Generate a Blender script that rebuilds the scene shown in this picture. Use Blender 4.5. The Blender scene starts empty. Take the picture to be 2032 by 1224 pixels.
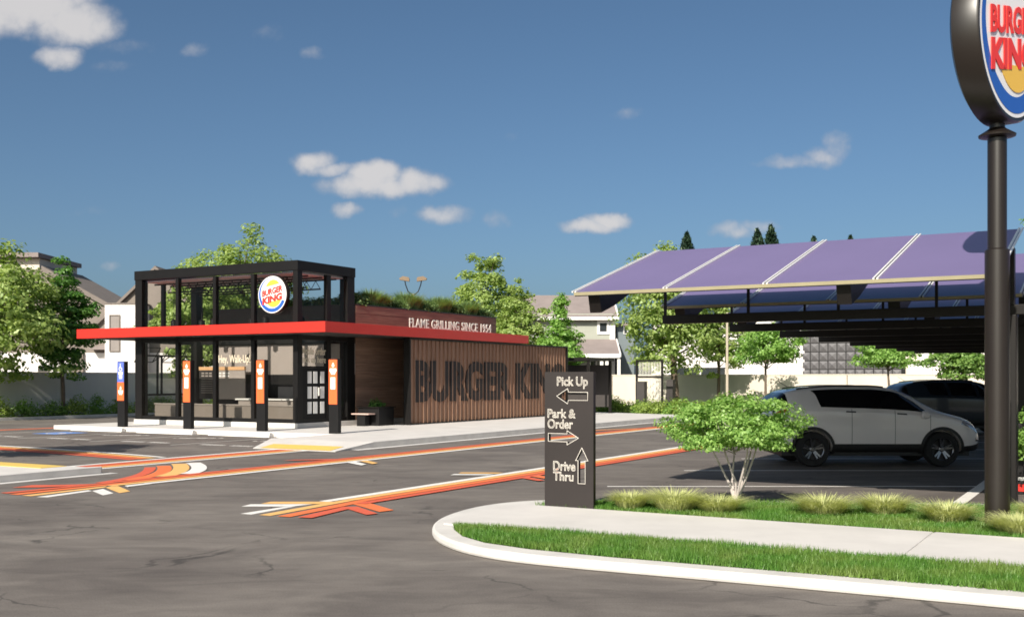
import bpy, bmesh, math, random
import numpy as np
from mathutils import Vector, Matrix

random.seed(7); RNG = np.random.default_rng(7)
SC = bpy.context.scene
COL = SC.collection
R = math.radians
TH = R(29.7); SN, CS = math.sin(TH), math.cos(TH)
P0X, P0Y = -7.1, 35.8          # near corner of the glass tower
CAM_H = 1.8

# ------------------------------------------------------------------ camera
cam = bpy.data.cameras.new('camera'); camo = bpy.data.objects.new('camera', cam); COL.objects.link(camo)
cam.sensor_width = 36.0; cam.lens = 36.0 * 2147 / 2032; cam.shift_y = 139 / 2032
cam.clip_start = 0.1; cam.clip_end = 3000
camo.location = (0, 0, CAM_H); camo.rotation_euler = (R(90), 0, 0)
SC.camera = camo

# ------------------------------------------------------------------ light
SUN_EL = R(33); SUN_AZ = R(25)       # shadows run 25 degrees right of straight ahead
sdir = Vector((-math.sin(SUN_AZ) * math.cos(SUN_EL), -math.cos(SUN_AZ) * math.cos(SUN_EL), math.sin(SUN_EL)))
sl = bpy.data.lights.new('sun', 'SUN'); sl.energy = 4.6; sl.angle = R(0.5); sl.color = (1.0, 0.93, 0.82)
so = bpy.data.objects.new('sun', sl); COL.objects.link(so); so.location = (-20, -40, 40)
so.rotation_euler = (-sdir).to_track_quat('-Z', 'Y').to_euler()

wd = bpy.data.worlds.new('World'); SC.world = wd; wd.use_nodes = True
nt = wd.node_tree; nt.nodes.clear()
def N(t, **k):
    n = nt.nodes.new(t)
    for a, b in k.items(): setattr(n, a, b)
    return n
def lk(a, b): nt.links.new(a, b)
def M2(op, a, b=None, c=None):
    n = N('ShaderNodeMath', operation=op)
    for i, v in enumerate((a, b, c)):
        if v is None: continue
        if isinstance(v, (int, float)): n.inputs[i].default_value = v
        else: lk(v, n.inputs[i])
    return n.outputs[0]
sky = N('ShaderNodeTexSky', sky_type='NISHITA', sun_disc=False, sun_elevation=SUN_EL,
        sun_rotation=R(180) + SUN_AZ, air_density=0.6, dust_density=2.8, ozone_density=1.5, altitude=0)
bg = N('ShaderNodeBackground'); bg.inputs[1].default_value = 0.073
hsv = N('ShaderNodeHueSaturation'); hsv.inputs['Saturation'].default_value = 1.08; hsv.inputs['Value'].default_value = 1.0
lk(sky.outputs[0], hsv.inputs['Color'])
tint = N('ShaderNodeMixRGB', blend_type='MULTIPLY'); tint.inputs[0].default_value = 1; tint.inputs[2].default_value = (.90, 1.03, 1.0, 1)
lk(hsv.outputs[0], tint.inputs[1]); lk(tint.outputs[0], bg.inputs[0])
tc = N('ShaderNodeTexCoord'); sep = N('ShaderNodeSeparateXYZ'); lk(tc.outputs['Generated'], sep.inputs[0])
yy = M2('MAXIMUM', sep.outputs[1], 0.02)
cu = M2('DIVIDE', sep.outputs[0], yy); cv = M2('DIVIDE', sep.outputs[2], yy)
pv = N('ShaderNodeCombineXYZ'); lk(cu, pv.inputs[0]); lk(cv, pv.inputs[1])
nz = N('ShaderNodeTexNoise'); nz.inputs['Scale'].default_value = 26; nz.inputs['Detail'].default_value = 5; nz.inputs['Roughness'].default_value = 0.6
lk(pv.outputs[0], nz.inputs['Vector'])
wob = N('ShaderNodeVectorMath', operation='MULTIPLY_ADD'); lk(nz.outputs['Color'], wob.inputs[0])
wob.inputs[1].default_value = (0.022, 0.018, 0); wob.inputs[2].default_value = (-0.011, -0.009, 0)
pw = N('ShaderNodeVectorMath', operation='ADD'); lk(pv.outputs[0], pw.inputs[0]); lk(wob.outputs[0], pw.inputs[1])
# cloud puffs: tangent-plane direction (u, v), half sizes, density
CL = [(-.452, .343, .088, .034, 1.15), (-.405, .328, .055, .028, 1.1), (-.49, .35, .06, .03, 1.1), (-.418, .298, .028, .014, .9), (-.36, .306, .04, .010, .34),
      (-.37, .288, .03, .008, .3), (-.292, .302, .017, .009, .45), (-.185, .299, .017, .009, .5), (-.184, .199, .028, .015, .95), (-.172, .192, .04, .009, .8),
      (-.13, .178, .062, .014, 1.0), (-.126, .187, .034, .018, 1.15), (-.088, .181, .036, .016, 1.0), (-.154, .157, .018, .009, .75),
      (-.062, .152, .034, .012, .75), (-.105, .155, .012, .012, .35), (-.012, .146, .018, .012, .45), (.072, .142, .036, .010, .9), (.088, .147, .028, .010, 1.0), (.105, .245, .022, .008, .35),
      (.299, .214, .017, .018, .6), (.288, .205, .025, .012, .7), (.262, .201, .045, .008, .55), (.205, .136, .03, .010, .7), (.222, .139, .03, .009, .6), (-.373, .105, .014, .006, .4),
      (-.395, .154, .03, .006, .22), (.0, .223, .014, .008, .18), (-.224, .319, .02, .012, .3)]
acc = None
for (x, y, a, b, d) in CL:
    s1 = N('ShaderNodeVectorMath', operation='SUBTRACT'); lk(pw.outputs[0], s1.inputs[0]); s1.inputs[1].default_value = (x, y, 0)
    s2 = N('ShaderNodeVectorMath', operation='DIVIDE'); lk(s1.outputs[0], s2.inputs[0]); s2.inputs[1].default_value = (a, b, 1)
    s3 = N('ShaderNodeVectorMath', operation='DOT_PRODUCT'); lk(s2.outputs[0], s3.inputs[0]); lk(s2.outputs[0], s3.inputs[1])
    v = M2('MULTIPLY', M2('MAXIMUM', M2('SUBTRACT', 1.0, s3.outputs['Value']), 0.0), d)
    acc = v if acc is None else M2('MAXIMUM', acc, v)
# the same kind of scattered cloud over the rest of the sky, outside the view
nz2 = N('ShaderNodeTexNoise'); nz2.inputs['Scale'].default_value = 4.0; nz2.inputs['Detail'].default_value = 6
mpd = N('ShaderNodeMapping'); mpd.inputs['Scale'].default_value = (1, 1, 2.2); lk(tc.outputs['Generated'], mpd.inputs[0]); lk(mpd.outputs[0], nz2.inputs['Vector'])
oth = M2('MAXIMUM', M2('MULTIPLY', M2('SUBTRACT', nz2.outputs[0], 0.6), 6.0), 0.0)
out_u = M2('GREATER_THAN', M2('ABSOLUTE', cu), 0.62); out_v = M2('GREATER_THAN', cv, 0.45); behind = M2('LESS_THAN', sep.outputs[1], 0.05)
outm = M2('MAXIMUM', M2('MAXIMUM', out_u, out_v), behind)
up = M2('GREATER_THAN', sep.outputs[2], 0.03)
acc = M2('MAXIMUM', acc, M2('MULTIPLY', M2('MULTIPLY', oth, outm), up))
nz3 = N('ShaderNodeTexNoise'); nz3.inputs['Scale'].default_value = 55; nz3.inputs['Detail'].default_value = 6; lk(pv.outputs[0], nz3.inputs['Vector'])
dens = M2('ADD', acc, M2('MULTIPLY', M2('SUBTRACT', nz3.outputs[0], 0.55), 0.75))
ss = N('ShaderNodeMapRange', interpolation_type='SMOOTHSTEP'); lk(dens, ss.inputs[0]); ss.inputs[1].default_value = 0.03; ss.inputs[2].default_value = 0.98
ss.inputs[4].default_value = 0.9
cm = M2('MULTIPLY', ss.outputs[0], M2('MINIMUM', M2('MULTIPLY', acc, 4.0), 1.0))
cr = N('ShaderNodeMixRGB'); cr.inputs[1].default_value = (.29, .31, .36, 1); cr.inputs[2].default_value = (.56, .54, .53, 1)
lk(ss.outputs[0], cr.inputs[0])
bgc = N('ShaderNodeBackground'); lk(cr.outputs[0], bgc.inputs[0]); bgc.inputs[1].default_value = 0.86
mx = N('ShaderNodeMixShader'); lk(cm, mx.inputs[0]); lk(bg.outputs[0], mx.inputs[1]); lk(bgc.outputs[0], mx.inputs[2])
wo = N('ShaderNodeOutputWorld'); lk(mx.outputs[0], wo.inputs[0])

vs = SC.view_settings
vs.view_transform = 'Standard'; vs.look = 'None'; vs.exposure = 0.60; vs.gamma = 1.0; vs.use_curve_mapping = False
SC.render.engine = 'CYCLES'
SC.cycles.use_denoising = True
SC.cycles.max_bounces = 8; SC.cycles.transparent_max_bounces = 24
SC.cycles.caustics_reflective = False; SC.cycles.caustics_refractive = False
SC.cycles.filter_width = 1.7

# ------------------------------------------------------------------ helpers
def W(r, s, z=0.0):
    return (P0X + r * CS + s * SN, P0Y - r * SN + s * CS, z)
def WL(X, Y):
    dx, dy = X - P0X, Y - P0Y
    return dx * CS - dy * SN, dx * SN + dy * CS

class MB:
    def __init__(self): self.v = []; self.f = []
    def add(self, vs, fs, mat=None):
        b = len(self.v)
        for p in vs:
            if mat is not None: p = mat @ Vector(p)
            self.v.append((p[0], p[1], p[2]))
        for f in fs: self.f.append([i + b for i in f])
        return self
    def box(self, x0, x1, y0, y1, z0, z1, mat=None):
        vs = [(x0, y0, z0), (x1, y0, z0), (x1, y1, z0), (x0, y1, z0), (x0, y0, z1), (x1, y0, z1), (x1, y1, z1), (x0, y1, z1)]
        return self.add(vs, [(0, 3, 2, 1), (4, 5, 6, 7), (0, 1, 5, 4), (1, 2, 6, 5), (2, 3, 7, 6), (3, 0, 4, 7)], mat)
    def prism(self, poly, z0, z1, mat=None):
        n = len(poly)
        a = sum(poly[i][0] * poly[(i + 1) % n][1] - poly[(i + 1) % n][0] * poly[i][1] for i in range(n))
        if a < 0: poly = poly[::-1]
        vs = [(x, y, z0) for x, y in poly] + [(x, y, z1) for x, y in poly]
        fs = [list(range(n))[::-1], list(range(n, 2 * n))] + [(i, (i + 1) % n, n + (i + 1) % n, n + i) for i in range(n)]
        return self.add(vs, fs, mat)
    def sheet(self, poly, z, mat=None):
        n = len(poly)
        a = sum(poly[i][0] * poly[(i + 1) % n][1] - poly[(i + 1) % n][0] * poly[i][1] for i in range(n))
        if a < 0: poly = poly[::-1]
        return self.add([(x, y, z) for x, y in poly], [list(range(n))], mat)
    def tube(self, p, q, r0, r1=None, n=8, cap=True):
        r1 = r0 if r1 is None else r1
        p = Vector(p); q = Vector(q); d = q - p
        if d.length < 1e-6: return self
        z = d.normalized(); x = z.orthogonal().normalized(); y = z.cross(x)
        vs = []
        for c, r in ((p, r0), (q, r1)):
            for i in range(n):
                a = 2 * math.pi * i / n
                vs.append(c + x * (r * math.cos(a)) + y * (r * math.sin(a)))
        fs = [(i, (i + 1) % n, n + (i + 1) % n, n + i) for i in range(n)]
        if cap: fs += [list(range(n))[::-1], list(range(n, 2 * n))]
        return self.add(vs, fs)
    def path(self, pts, rad, n=6):
        """one continuous tapered tube through pts"""
        b = len(self.v); m = len(pts)
        P = [Vector(p) for p in pts]
        for i in range(m):
            t = (P[min(i + 1, m - 1)] - P[max(i - 1, 0)]).normalized()
            x = t.cross(Vector((0.31, 0.77, 0.55))).normalized(); y = t.cross(x)
            for k in range(n):
                a = 2 * math.pi * k / n
                c = P[i] + x * (rad[i] * math.cos(a)) + y * (rad[i] * math.sin(a)); self.v.append(tuple(c))
        for i in range(m - 1):
            for k in range(n):
                self.f.append([b + i * n + k, b + i * n + (k + 1) % n, b + (i + 1) * n + (k + 1) % n, b + (i + 1) * n + k])
        self.f.append([b + k for k in range(n)][::-1]); self.f.append([b + (m - 1) * n + k for k in range(n)])
        return self
    def lathe(self, prof, n=24, mat=None):
        """profile (radius, z) turned about z"""
        vs = []; fs = []; m = len(prof)
        for i in range(n):
            a = 2 * math.pi * i / n
            for r, z in prof: vs.append((r * math.cos(a), r * math.sin(a), z))
        for i in range(n):
            j = (i + 1) % n
            for k in range(m - 1): fs.append((i * m + k, j * m + k, j * m + k + 1, i * m + k + 1))
        return self.add(vs, fs, mat)
    def mesh(self, name, mat, smooth=False):
        me = bpy.data.meshes.new(name); me.from_pydata(self.v, [], self.f); me.update()
        if mat: me.materials.append(mat)
        if smooth:
            me.polygons.foreach_set('use_smooth', [True] * len(me.polygons))
            try: me.set_sharp_from_angle(angle=R(38))
            except Exception: pass
        return me
    def build(self, name, mat, parent=None, smooth=False, bevel=0.0, loc=None, rz=0.0):
        o = bpy.data.objects.new(name, self.mesh(name, mat, smooth)); COL.objects.link(o)
        if parent: o.parent = parent
        if loc: o.location = loc; o.rotation_euler = (0, 0, rz)
        if bevel:
            b = o.modifiers.new('bevel', 'BEVEL'); b.width = bevel; b.segments = 2; b.limit_method = 'ANGLE'
        return o

def tag(o, label=None, cat=None, group=None, kind=None):
    if label: o['label'] = label
    if cat: o['category'] = cat
    if group: o['group'] = group
    if kind: o['kind'] = kind
    return o
def E(name, label, cat, loc, rz=0.0, group=None, kind=None):
    o = bpy.data.objects.new(name, None); COL.objects.link(o); o.location = loc; o.rotation_euler = (0, 0, rz)
    o.empty_display_size = 0.2
    return tag(o, label, cat, group, kind)
def EL(name, label, cat, r, s, z=0.0, rot=0.0, group=None, kind=None):
    return E(name, label, cat, W(r, s, z), -TH + rot, group, kind)
def inst(me, name, parent, loc=(0, 0, 0), rz=0.0):
    o = bpy.data.objects.new(name, me); COL.objects.link(o); o.parent = parent; o.location = loc; o.rotation_euler = (0, 0, rz); return o
def np_mesh(name, V, per, mat):
    V = np.asarray(V, dtype=np.float32).reshape(-1, 3); n = len(V); me = bpy.data.meshes.new(name)
    me.vertices.add(n); me.vertices.foreach_set('co', V.ravel()); me.loops.add(n)
    me.loops.foreach_set('vertex_index', np.arange(n, dtype=np.int32)); k = n // per
    me.polygons.add(k); me.polygons.foreach_set('loop_start', np.arange(0, n, per, dtype=np.int32))
    try: me.polygons.foreach_set('loop_total', np.full(k, per, dtype=np.int32))
    except Exception: pass
    me.update(calc_edges=True); me.materials.append(mat); return me
def link(me, name, parent=None, loc=None, kind=None):
    o = bpy.data.objects.new(name, me); COL.objects.link(o)
    if parent: o.parent = parent
    if loc: o.location = loc
    if kind: o['kind'] = kind
    return o

# ------------------------------------------------------------------ materials
def newmat(name):
    m = bpy.data.materials.new(name); m.use_nodes = True; return m, m.node_tree, m.node_tree.nodes['Principled BSDF']
def mat(name, col, rough=0.6, var=0.12, scale=3.0, metal=0.0, bump=0.0, bscale=60.0, spec=0.5, stretch=None, coat=0.0, col2=None, var2=0.0):
    """plain surface with cloudy tone variation, fine grain and optional relief"""
    m, t, b = newmat(name); nd, L_ = t.nodes, t.links
    b.inputs['Roughness'].default_value = rough; b.inputs['Metallic'].default_value = metal
    b.inputs['Specular IOR Level'].default_value = spec; b.inputs['Coat Weight'].default_value = coat; b.inputs['Coat Roughness'].default_value = 0.06
    c = nd.new('ShaderNodeTexCoord'); mp = nd.new('ShaderNodeMapping')
    if stretch: mp.inputs['Scale'].default_value = stretch
    L_.new(c.outputs['Object'], mp.inputs[0])
    n1 = nd.new('ShaderNodeTexNoise'); n1.inputs['Scale'].default_value = scale; n1.inputs['Detail'].default_value = 6; n1.inputs['Roughness'].default_value = 0.6
    L_.new(mp.outputs[0], n1.inputs['Vector'])
    mr = nd.new('ShaderNodeMapRange'); mr.inputs[1].default_value = 0.25; mr.inputs[2].default_value = 0.75
    L_.new(n1.outputs[0], mr.inputs[0])
    mixc = nd.new('ShaderNodeMixRGB')
    lo = [max(0, x * (1 - var)) for x in col]; hi = [min(1, x * (1 + var)) for x in (col2 or col)]
    mixc.inputs[1].default_value = (*lo, 1); mixc.inputs[2].default_value = (*hi, 1)
    L_.new(mr.outputs[0], mixc.inputs[0]); L_.new(mixc.outputs[0], b.inputs['Base Color'])
    if bump:
        n2 = nd.new('ShaderNodeTexNoise'); n2.inputs['Scale'].default_value = bscale; n2.inputs['Detail'].default_value = 4
        L_.new(mp.outputs[0], n2.inputs['Vector'])
        bp = nd.new('ShaderNodeBump'); bp.inputs['Strength'].default_value = bump; bp.inputs['Distance'].default_value = 0.01
        L_.new(n2.outputs[0], bp.inputs['Height']); L_.new(bp.outputs[0], b.inputs['Normal'])
    return m
def glassmat(name, tint=(0.75, 0.78, 0.78), refl=0.12, k=.8):
    m, t, b = newmat(name); nd, L_ = t.nodes, t.links; nd.remove(b)
    tr = nd.new('ShaderNodeBsdfTransparent'); tr.inputs[0].default_value = (*tint, 1)
    gl = nd.new('ShaderNodeBsdfGlossy'); gl.inputs['Roughness'].default_value = 0.02; gl.inputs[0].default_value = (.95, .95, .95, 1)
    fr = nd.new('ShaderNodeFresnel'); fr.inputs[0].default_value = 1.5
    ad = nd.new('ShaderNodeMath'); ad.operation = 'MULTIPLY_ADD'; ad.inputs[1].default_value = k; ad.inputs[2].default_value = refl; ad.use_clamp = True
    L_.new(fr.outputs[0], ad.inputs[0]); mx = nd.new('ShaderNodeMixShader')
    ge = nd.new('ShaderNodeNewGeometry'); iv = nd.new('ShaderNodeMath'); iv.operation = 'SUBTRACT'; iv.inputs[0].default_value = 1; L_.new(ge.outputs['Backfacing'], iv.inputs[1])
    ml = nd.new('ShaderNodeMath'); ml.operation = 'MULTIPLY'; L_.new(ad.outputs[0], ml.inputs[0]); L_.new(iv.outputs[0], ml.inputs[1]); L_.new(ml.outputs[0], mx.inputs[0])
    L_.new(tr.outputs[0], mx.inputs[1]); L_.new(gl.outputs[0], mx.inputs[2]); L_.new(mx.outputs[0], nd['Material Output'].inputs[0])
    return m
def leafmat(name, c_dark, c_light, trans=0.35, patch=0.0):
    m, t, b = newmat(name); nd, L_ = t.nodes, t.links; nd.remove(b)
    g = nd.new('ShaderNodeNewGeometry'); rp = nd.new('ShaderNodeValToRGB')
    e = rp.color_ramp.elements; e[0].color = (*c_dark, 1); e[1].color = (*c_light, 1)
    L_.new(g.outputs['Random Per Island'], rp.inputs[0])
    d = nd.new('ShaderNodeBsdfDiffuse'); tl = nd.new('ShaderNodeBsdfTranslucent'); gl = nd.new('ShaderNodeBsdfGlossy'); gl.inputs['Roughness'].default_value = 0.45
    gl.inputs[0].default_value = (.6, .7, .5, 1)
    src = rp.outputs[0]
    if patch:                                              # drier and lusher patches across a lawn
        c = nd.new('ShaderNodeTexCoord'); nn = nd.new('ShaderNodeTexNoise'); nn.inputs['Scale'].default_value = 1.7; nn.inputs['Detail'].default_value = 5; L_.new(c.outputs['Object'], nn.inputs['Vector'])
        mr = nd.new('ShaderNodeMapRange'); mr.inputs[1].default_value = .42; mr.inputs[2].default_value = .72; mr.inputs[4].default_value = patch; L_.new(nn.outputs[0], mr.inputs[0])
        px_ = nd.new('ShaderNodeMixRGB'); px_.inputs[2].default_value = (.30, .30, .09, 1); L_.new(mr.outputs[0], px_.inputs[0]); L_.new(rp.outputs[0], px_.inputs[1]); src = px_.outputs[0]
    L_.new(src, d.inputs[0])
    br = nd.new('ShaderNodeMixRGB'); br.blend_type = 'MULTIPLY'; br.inputs[0].default_value = 1; br.inputs[2].default_value = (1.15, 1.2, .6, 1)
    L_.new(src, br.inputs[1]); L_.new(br.outputs[0], tl.inputs[0])
    m1 = nd.new('ShaderNodeMixShader'); m1.inputs[0].default_value = trans; L_.new(d.outputs[0], m1.inputs[1]); L_.new(tl.outputs[0], m1.inputs[2])
    m2 = nd.new('ShaderNodeMixShader'); m2.inputs[0].default_value = 0.05; L_.new(m1.outputs[0], m2.inputs[1]); L_.new(gl.outputs[0], m2.inputs[2])
    L_.new(m2.outputs[0], nd['Material Output'].inputs[0]); return m
def emit(name, col, st):
    m, t, b = newmat(name); b.inputs['Base Color'].default_value = (*col, 1); b.inputs['Emission Color'].default_value = (*col, 1); b.inputs['Emission Strength'].default_value = st; return m

def asphalt():
    m, t, b = newmat('asphalt'); nd, L_ = t.nodes, t.links
    b.inputs['Roughness'].default_value = 0.85; b.inputs['Specular IOR Level'].default_value = 0.3
    c = nd.new('ShaderNodeTexCoord')
    def noise(scale, detail=5, rough=.6, sc=(1, 1, 1), dist=0):
        mp = nd.new('ShaderNodeMapping'); mp.inputs['Scale'].default_value = sc; mp.inputs['Rotation'].default_value = (0, 0, R(-12)); L_.new(c.outputs['Object'], mp.inputs[0])
        n = nd.new('ShaderNodeTexNoise'); n.inputs['Scale'].default_value = scale; n.inputs['Detail'].default_value = detail; n.inputs['Roughness'].default_value = rough
        n.inputs['Distortion'].default_value = dist; L_.new(mp.outputs[0], n.inputs['Vector']); return n.outputs[0]
    def ramp(v, a, bb, ca, cb):
        mr = nd.new('ShaderNodeMapRange'); mr.inputs[1].default_value = a; mr.inputs[2].default_value = bb; L_.new(v, mr.inputs[0])
        x = nd.new('ShaderNodeMixRGB'); L_.new(mr.outputs[0], x.inputs[0])
        for i, q in ((1, ca), (2, cb)):
            if isinstance(q, tuple): x.inputs[i].default_value = (*q, 1)
            else: L_.new(q, x.inputs[i])
        return x.outputs[0]
    big = ramp(noise(.34, 7, .62, (1, 1.6, 1), .6), .36, .66, (.128, .113, .105), (.200, .180, .164))
    mid = ramp(noise(1.5, 6, .65, (.6, 1.5, 1), .8), .3, .7, (.74, .73, .73), (1.14, 1.13, 1.11))
    x = nd.new('ShaderNodeMixRGB'); x.blend_type = 'MULTIPLY'; x.inputs[0].default_value = 1; L_.new(big, x.inputs[1]); L_.new(mid, x.inputs[2])
    fine = ramp(noise(70, 3, .8), .3, .7, (.70, .70, .70), (1.28, 1.27, 1.26))
    x2 = nd.new('ShaderNodeMixRGB'); x2.blend_type = 'MULTIPLY'; x2.inputs[0].default_value = 1; L_.new(x.outputs[0], x2.inputs[1]); L_.new(fine, x2.inputs[2])
    # hairline cracks, broken up by a mask
    mp = nd.new('ShaderNodeMapping'); L_.new(c.outputs['Object'], mp.inputs[0])
    dn = nd.new('ShaderNodeTexNoise'); dn.inputs['Scale'].default_value = 1.6; dn.inputs['Detail'].default_value = 6; L_.new(mp.outputs[0], dn.inputs['Vector'])
    va = nd.new('ShaderNodeVectorMath'); va.operation = 'MULTIPLY_ADD'; va.inputs[1].default_value = (.9, .9, 0); L_.new(dn.outputs['Color'], va.inputs[0]); L_.new(mp.outputs[0], va.inputs[2])
    vo = nd.new('ShaderNodeTexVoronoi'); vo.feature = 'DISTANCE_TO_EDGE'; vo.inputs['Scale'].default_value = .55; L_.new(va.outputs[0], vo.inputs['Vector'])
    cw = nd.new('ShaderNodeMapRange'); cw.inputs[1].default_value = 0.004; cw.inputs[2].default_value = 0.014; cw.inputs[3].default_value = 1; cw.inputs[4].default_value = 0
    L_.new(vo.outputs['Distance'], cw.inputs[0])
    ms = nd.new('ShaderNodeMapRange'); ms.inputs[1].default_value = .50; ms.inputs[2].default_value = .60; L_.new(noise(.6, 3), ms.inputs[0])
    cf = nd.new('ShaderNodeMath'); cf.operation = 'MULTIPLY'; L_.new(cw.outputs[0], cf.inputs[0]); L_.new(ms.outputs[0], cf.inputs[1])
    cf2 = nd.new('ShaderNodeMath'); cf2.operation = 'MULTIPLY'; cf2.inputs[1].default_value = .6; L_.new(cf.outputs[0], cf2.inputs[0])
    x3 = nd.new('ShaderNodeMixRGB'); L_.new(cf2.outputs[0], x3.inputs[0]); L_.new(x2.outputs[0], x3.inputs[1]); x3.inputs[2].default_value = (.03, .028, .027, 1)
    L_.new(x3.outputs[0], b.inputs['Base Color'])
    bp = nd.new('ShaderNodeBump'); bp.inputs['Strength'].default_value = .35; bp.inputs['Distance'].default_value = .012
    L_.new(noise(90, 2), bp.inputs['Height']); L_.new(bp.outputs[0], b.inputs['Normal'])
    return m
def paint(name, col):
    """road paint, slightly worn to the asphalt beneath"""
    m, t, b = newmat(name); nd, L_ = t.nodes, t.links; b.inputs['Roughness'].default_value = .65
    c = nd.new('ShaderNodeTexCoord'); n = nd.new('ShaderNodeTexNoise'); n.inputs['Scale'].default_value = 9; n.inputs['Detail'].default_value = 8; n.inputs['Roughness'].default_value = .75
    L_.new(c.outputs['Object'], n.inputs['Vector']); mr = nd.new('ShaderNodeMapRange'); mr.inputs[1].default_value = .54; mr.inputs[2].default_value = .76; mr.inputs[4].default_value = .6
    L_.new(n.outputs[0], mr.inputs[0]); x = nd.new('ShaderNodeMixRGB'); L_.new(mr.outputs[0], x.inputs[0]); x.inputs[1].default_value = (*col, 1); x.inputs[2].default_value = (.16, .14, .13, 1)
    L_.new(x.outputs[0], b.inputs['Base Color']); return m

M = dict(
    asphalt=asphalt(),
    concrete=mat('concrete', (.60, .57, .545), .8, .10, 1.3, bump=.15, bscale=120, spec=.3),
    kerb=mat('kerb_concrete', (.585, .56, .535), .8, .13, 2.6, bump=.15, bscale=90, spec=.3),
    gutter=mat('gutter_concrete', (.58, .56, .54), .8, .1, 2.0, spec=.3),
    soil=mat('soil_turf', (.045, .085, .02), .95, .25, 6, spec=.1),
    mulch=mat('bed_soil', (.10, .14, .045), .95, .3, 4, spec=.1),
    steel=mat('black_steel', (.0062, .0054, .0052), .45, .25, 2.0, spec=.28),
    steelm=mat('black_satin_steel', (.007, .0055, .005), .45, .2, 2.0, spec=.28),
    bronze=mat('dark_bronze_metal', (.0145, .0105, .0085), .36, .15, 1.5, spec=.5),
    darkwall=mat('dark_cladding', (.030, .025, .024), .6, .15, 1.5),
    greywall=mat('taupe_panel', (.30, .26, .235), .7, .06, 1.5),
    red=mat('red_fascia', (.57, .024, .014), .42, .05, 1.2),
    white=mat('white_paint', (.80, .78, .75), .55, .04, 2),
    plaster=mat('white_render', (.70, .66, .64), .85, .06, .8, bump=.1, bscale=40),
    orange=mat('orange_panel', (.86, .14, .038), .45, .04, 2),
    blue=mat('blue_panel', (.10, .15, .52), .45, .04, 2),
    black=mat('matt_black', (.0062, .0056, .006), .55, .2, 3, spec=.3),
    sign=mat('sign_panel', (.0165, .0115, .0105), .55, .15, 2, bump=.05, bscale=200),
    deck=mat('galvanised_deck', (.84, .82, .80), .45, .08, 2, metal=.0),
    purple=mat('solar_film', (.172, .135, .262), .34, .05, .8, spec=.35),
    alu=mat('aluminium_rail', (.80, .78, .76), .35, .05, 3, metal=.1),
    trim=mat('khaki_edge', (.34, .30, .19), .5, .1, 3),
    panelback=mat('panel_back', (.03, .035, .05), .4, .2, 1.5),
    wallgrey=mat('block_wall', (.66, .63, .61), .88, .09, .7, bump=.25, bscale=25, stretch=(1, 1, .35)),
    wallcream=mat('cream_wall', (.62, .555, .475), .88, .10, .6, bump=.2, bscale=25, stretch=(1, 1, .4)),
    roof=mat('brown_shingle', (.185, .157, .14), .9, .14, 1.2, bump=.3, bscale=8, stretch=(1, 1, 4)),
    roof2=mat('grey_shingle', (.24, .20, .19), .9, .12, 1.2, bump=.3, bscale=8),
    clad=mat('brown_gable_cladding', (.20, .168, .145), .8, .1, 1.0),
    winglass=mat('window_glass', (.03, .035, .04), .08, .2, 1.5, spec=.8),
    winblind=mat('window_blind', (.23, .20, .185), .5, .1, 1.5),
    tilegrey=mat('quilted_grey_tile', (.13, .125, .13), .42, .1, 1.5),
    bark=mat('bark', (.13, .095, .07), .9, .25, 6, bump=.4, bscale=25, stretch=(1, 1, .3)),
    palebark=mat('pale_bark', (.50, .44, .41), .8, .18, 14, bump=.3, bscale=60, stretch=(1, 1, .3)),
    pw=paint('paint_white', (.80, .77, .73)), py=paint('paint_yellow', (.82, .47, .16)), po=paint('paint_orange', (.80, .185, .055)), pr=paint('paint_red', (.66, .115, .055)),
    pb=paint('paint_blue', (.12, .26, .62)), ptact=paint('tactile_yellow', (.72, .50, .12)), pthin=paint('paint_white_faded', (.52, .50, .47)),
    lred=mat('logo_red', (.80, .035, .02), .4, .02, 2), lblue=mat('logo_blue', (.015, .10, .42), .4, .02, 2), lyel=mat('logo_yellow', (.84, .50, .06), .4, .02, 2), lwhite=mat('logo_white', (.82, .80, .80), .4, .02, 2),
    cream=mat('cream_letter', (.86, .80, .72), .5, .05, 3), pale=mat('pale_letter', (.66, .58, .44), .5, .05, 3),
    glass=glassmat('clear_glazing', (.90, .90, .89), .0), glassu=glassmat('low_reflection_glazing', (.97, .97, .97), .0, .3), glassd=glassmat('door_glass', (.5, .5, .5), .10),
    tyre=mat('tyre', (.012, .012, .013), .8, .2, 8), plast=mat('black_plastic', (.016, .016, .017), .5, .15, 8),
    rim=mat('alloy', (.22, .22, .23), .22, .1, 5, metal=.9), chrome=mat('chrome', (.7, .7, .7), .12, .02, 5, metal=1),
    carwhite=mat('white_car_paint', (.86, .82, .82), .3, .02, 1, coat=1.0), cardark=mat('dark_car_paint', (.016, .024, .035), .3, .05, 1, coat=.6, spec=.4),
    carglass=mat('car_glass', (.008, .008, .009), .04, .1, 2, spec=.9), tail=mat('tail_lamp', (.45, .012, .01), .15, .05, 4), lampc=mat('head_lamp', (.55, .55, .58), .1, .05, 8, metal=.6),
    letterd=mat('charcoal_letter', (.022, .0165, .017), .6, .2, 2, spec=.3), tan=mat('lamp_housing_tan', (.20, .135, .08), .5, .1, 4), beige=mat('pole_beige', (.42, .36, .28), .6, .08, 3), wood=mat('light_wood', (.58, .34, .17), .55, .12, 3, stretch=(1, 8, 8)),
    pink=mat('pale_timber_top', (.62, .42, .36), .5, .08, 3), dgrey=mat('bin_grey', (.045, .038, .036), .6, .15, 3),
    led=emit('led_strip', (1, .96, .9), 2.2), siding=mat('sage_siding', (.33, .34, .29), .75, .06, 1.0, stretch=(.3, .3, 14)), sideshade=mat('shaded_siding', (.155, .185, .20), .75, .06, 1.0, stretch=(.3, .3, 14)),  # second siding is a darker copy, with shade put into its colour
)
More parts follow.
